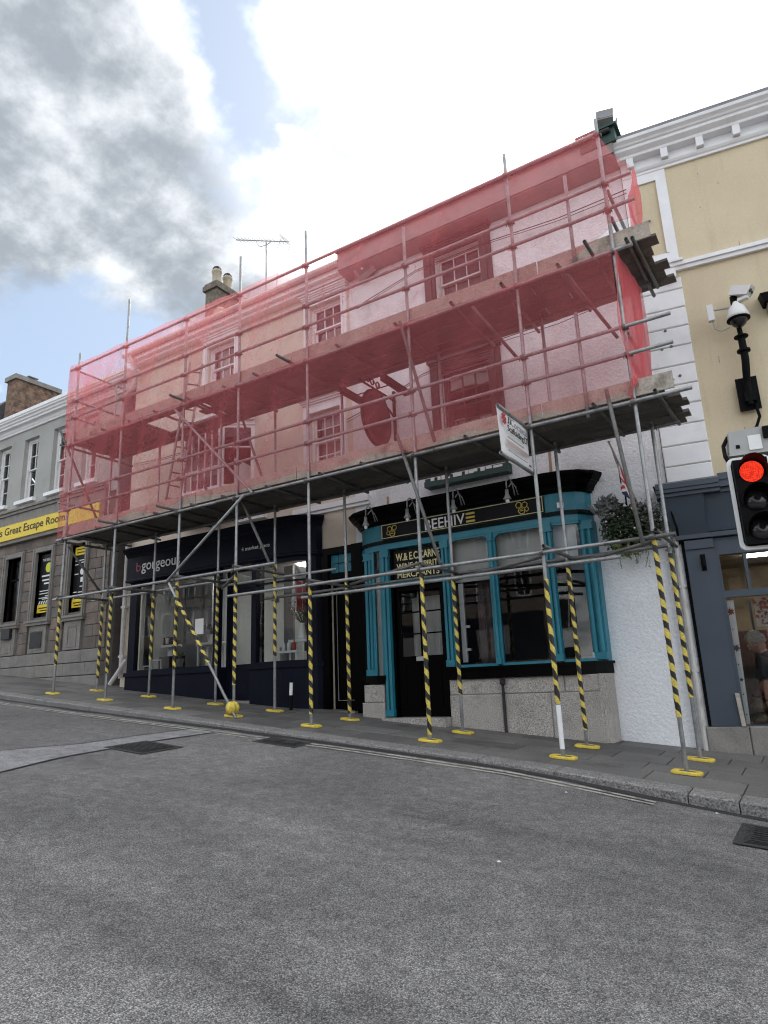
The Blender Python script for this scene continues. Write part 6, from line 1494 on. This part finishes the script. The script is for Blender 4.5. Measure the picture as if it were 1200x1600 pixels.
body = skin('body', [hip,wst,che,sho,nek,hd0,hd1,sl_,el_,wl_,sr_,er_,wr_,hl,kl,al,fl_,hr,kr,ar,fr_],
    [(0,1),(1,2),(2,3),(3,4),(4,5),(5,6),(3,7),(7,8),(8,9),(3,10),(10,11),(11,12),(0,13),(13,14),(14,15),(15,16),(0,17),(17,18),(18,19),(19,20)],
    [.10,.10,.10,.07,.05,.07,.075,.045,.04,.03,.045,.04,.03,.08,.06,.042,.03,.09,.06,.042,.03], 'skin', pe)
def loft(name, pts, wide, deep, ma, parent, n=18):
    """cloth tube round a spine: wide across the body, deep front to back, with soft folds"""
    m = MB(); V_ = (CT.to_3x3() @ Vector((0,1,0))).normalized(); I = []
    for i, p in enumerate(pts):
        d = (Vector(pts[min(i+1, len(pts)-1)])-Vector(pts[max(i-1, 0)])).normalized(); c = d.cross(V_).normalized()
        I.append([m.p(*(Vector(p)+V_*wide[i]*math.cos(6.2832*k/n)*(1+.03*math.sin(5*k+i))+c*deep[i]*math.sin(6.2832*k/n)*(1+.04*math.sin(3*k+2*i)))) for k in range(n)])
    for A, B in zip(I, I[1:]):
        for k in range(n): m.f.append([A[k], A[(k+1)%n], B[(k+1)%n], B[k]])
    m.f.append(I[0][::-1]); m.f.append(I[-1]); return m.build(name, ma, parent, smooth=True)
shirt = loft('t_shirt', [hip-Vector((0,0,.06)), hip.lerp(wst,.6), wst.lerp(che,.5), che, che.lerp(sho,.6), sho, sho.lerp(nek,.5), sho.lerp(nek,.9)], [.19,.19,.195,.215,.225,.21,.15,.08], [.15,.15,.15,.155,.145,.13,.10,.07], 'shirt_navy', pe)
for p, q_ in ((sl_, el_), (sr_, er_)):
    loft('sleeve', [p.lerp(sho,.35)+Vector((0,0,.02)), p, p.lerp(q_,.4), p.lerp(q_,.85)], [.085,.09,.085,.08], [.09,.09,.082,.075], 'shirt_navy', shirt, 12)
skin('trousers', [hip,hl,kl,al+Vector((0,0,.04)),hr,kr,ar+Vector((0,0,.04))], [(0,1),(1,2),(2,3),(0,4),(4,5),(5,6)], [.165,.11,.08,.07,.11,.08,.07], 'trouser', pe)
# hands with fingers
for w_, e_, s_ in ((wl_, el_, 1), (wr_, er_, -1)):
    dn = (w_-e_).normalized(); sd3 = dn.cross(Vector((0,1,0))).normalized(); fw = sd3.cross(dn)
    pts = [w_-dn*.01, w_+dn*.05, w_+dn*.09]; ed = [(0,1),(1,2)]; ra = [.027,(.036),(.036)]
    skin('hand', pts, ed, ra, 'skin', pe, 1)
    for k in range(5):
        if k < 4: r0_ = w_+dn*.085+fw*(-.027+.018*k); ps3 = [r0_, r0_+dn*(.035+.004*(k in (1,2)))+sd3*.006, r0_+dn*(.062+.006*(k in (1,2)))+sd3*.022]
        else: r0_ = w_+dn*.04-fw*.03; ps3 = [r0_, r0_+dn*.03-fw*.025, r0_+dn*.055-fw*.03+sd3*.01]
        skin('finger', ps3, [(0,1),(1,2)], [.0095,.0088,.0075], 'skin', pe, 1)
# head: skull, face details, hair
hx = (hd1-nek).normalized(); hc = hd1+hx*.02
HM = Matrix.Translation(hc) @ Matrix.Scale(1.12, 4) @ hx.to_track_quat('Z', 'Y').to_matrix().to_4x4()
fwd_l = HM.inverted().to_3x3() @ Vector((-.55, .35, -.75)).normalized(); fwd_l.z = 0; fwd_l.normalize()
HM = HM @ Matrix.Rotation(math.atan2(fwd_l.x, -fwd_l.y), 4, 'Z')     # local -Y is where the face looks
m = MB(HM); rr = [(.0,-.125),(.045,-.115),(.066,-.08),(.075,-.03),(.083,.03),(.080,.07),(.060,.105),(.03,.122),(.0,.126)]; n = 20; I = []
for r_, h in rr: I.append([m.p(r_*math.cos(6.2832*k/n), r_*1.18*math.sin(6.2832*k/n)+(.008 if h > 0 else -.01), h) for k in range(n)])
for A, B in zip(I, I[1:]):
    for k in range(n): m.f.append([A[k], A[(k+1)%n], B[(k+1)%n], B[k]])
hd = m.build('head', 'skin', pe, smooth=True)
m = MB(HM); m.hexa([(-.014,-.085,-.04),(.014,-.085,-.04),(.018,-.115,-.045),(-.018,-.115,-.045),(-.009,-.09,.015),(.009,-.09,.015),(.008,-.10,.012),(-.008,-.10,.012)]); m.build('nose', 'skin', hd)
for s_ in (-1,1):
    MB(HM).lathe((s_*.03,-.087,.012), [(.0,-.008),(.010,-.006),(.013,0),(.0,.004)], 10, 'Y').build('eye', 'letter_white', hd)
    MB(HM).lathe((s_*.082,.005,-.01), [(.0,-.012),(.022,-.008),(.03,.0),(.02,.01),(.0,.012)], 10, 'X').build('ear', 'skin', hd, smooth=True)
MB(HM).box(-.025,.025,-.094,-.086,-.075,-.066).build('mouth', 'maroon', hd)
m = MB(HM); n, q_n = 22, 9; I = []
for j in range(q_n+1):
    ph = R(8+104*j/q_n); ring = []
    for k in range(n):
        th = 6.2832*k/n; back = .5+.5*math.sin(th)        # +Y is the back of the head
        p2 = min(ph, R(52+66*back)); r_ = 1.12+.05*math.sin(th*7+j*2.1)+.04*math.sin(th*13+j)
        ring.append(m.p(.084*r_*math.sin(p2)*math.cos(th), .100*r_*math.sin(p2)*math.sin(th)+.008, .015+.118*r_*math.cos(p2)))
    I.append(ring)
for A, B in zip(I, I[1:]):
    for k in range(n): m.f.append([A[k], A[(k+1)%n], B[(k+1)%n], B[k]])
m.f.append(I[0]); m.build('hair', 'hair_grey', hd, smooth=True)
t = thing('pottery_stack', cpt(.70,.22,.80), 'brown glazed pots stacked at the foot of the right shop window', 'pottery')
MB(CT).lathe((.70,.22,.805), [(.07,0),(.12,.05),(.12,.10),(.07,.14),(.06,.16)], 16).build('pot', 'pottery', t, smooth=True)
MB(CT).lathe((.70,.22,.966), [(.05,0),(.10,.04),(.11,.09),(.06,.14),(.05,.16),(.07,.18)], 16).build('pot', 'pottery', t, smooth=True)
MB(CT).lathe((.70,.22,1.147), [(.04,0),(.07,.03),(.075,.07),(.03,.10),(.0,.10)], 16).build('pot', 'maroon', t, smooth=True)
curtain(None, .56, 1.5, .82, 2.02, .66, 'maroon', CT, .04, 18, 'draped_cloth'); tag(bpy.context.scene.collection.objects[-1], 'dark red draped cloth behind the stooping person in the shop', 'cloth')
m = MB(CT)
for k in range(160):
    u, v, z = random.uniform(.84,1.5), random.uniform(.12,.3), random.uniform(2.08,2.42); s_ = random.uniform(.02,.05); a = random.random()*6.28
    m.f.append([m.p(u, v, z), m.p(u+s_*math.cos(a), v+J(.01), z+s_*math.sin(a)), m.p(u+s_*1.5*math.cos(a+.5), v, z+s_*1.5*math.sin(a+.5)), m.p(u+s_*math.cos(a+1), v+J(.01), z+s_*math.sin(a+1))])
m.build('leaf_garland', 'maple', label='autumn leaf garland at the top right of the right shop window', cat='garland')
MB(CT).box(.84,1.7,.32,.33,2.05,2.42).build('display_panel', 'curtain', label='pale printed panel behind the autumn leaves in the shop window', cat='panel')
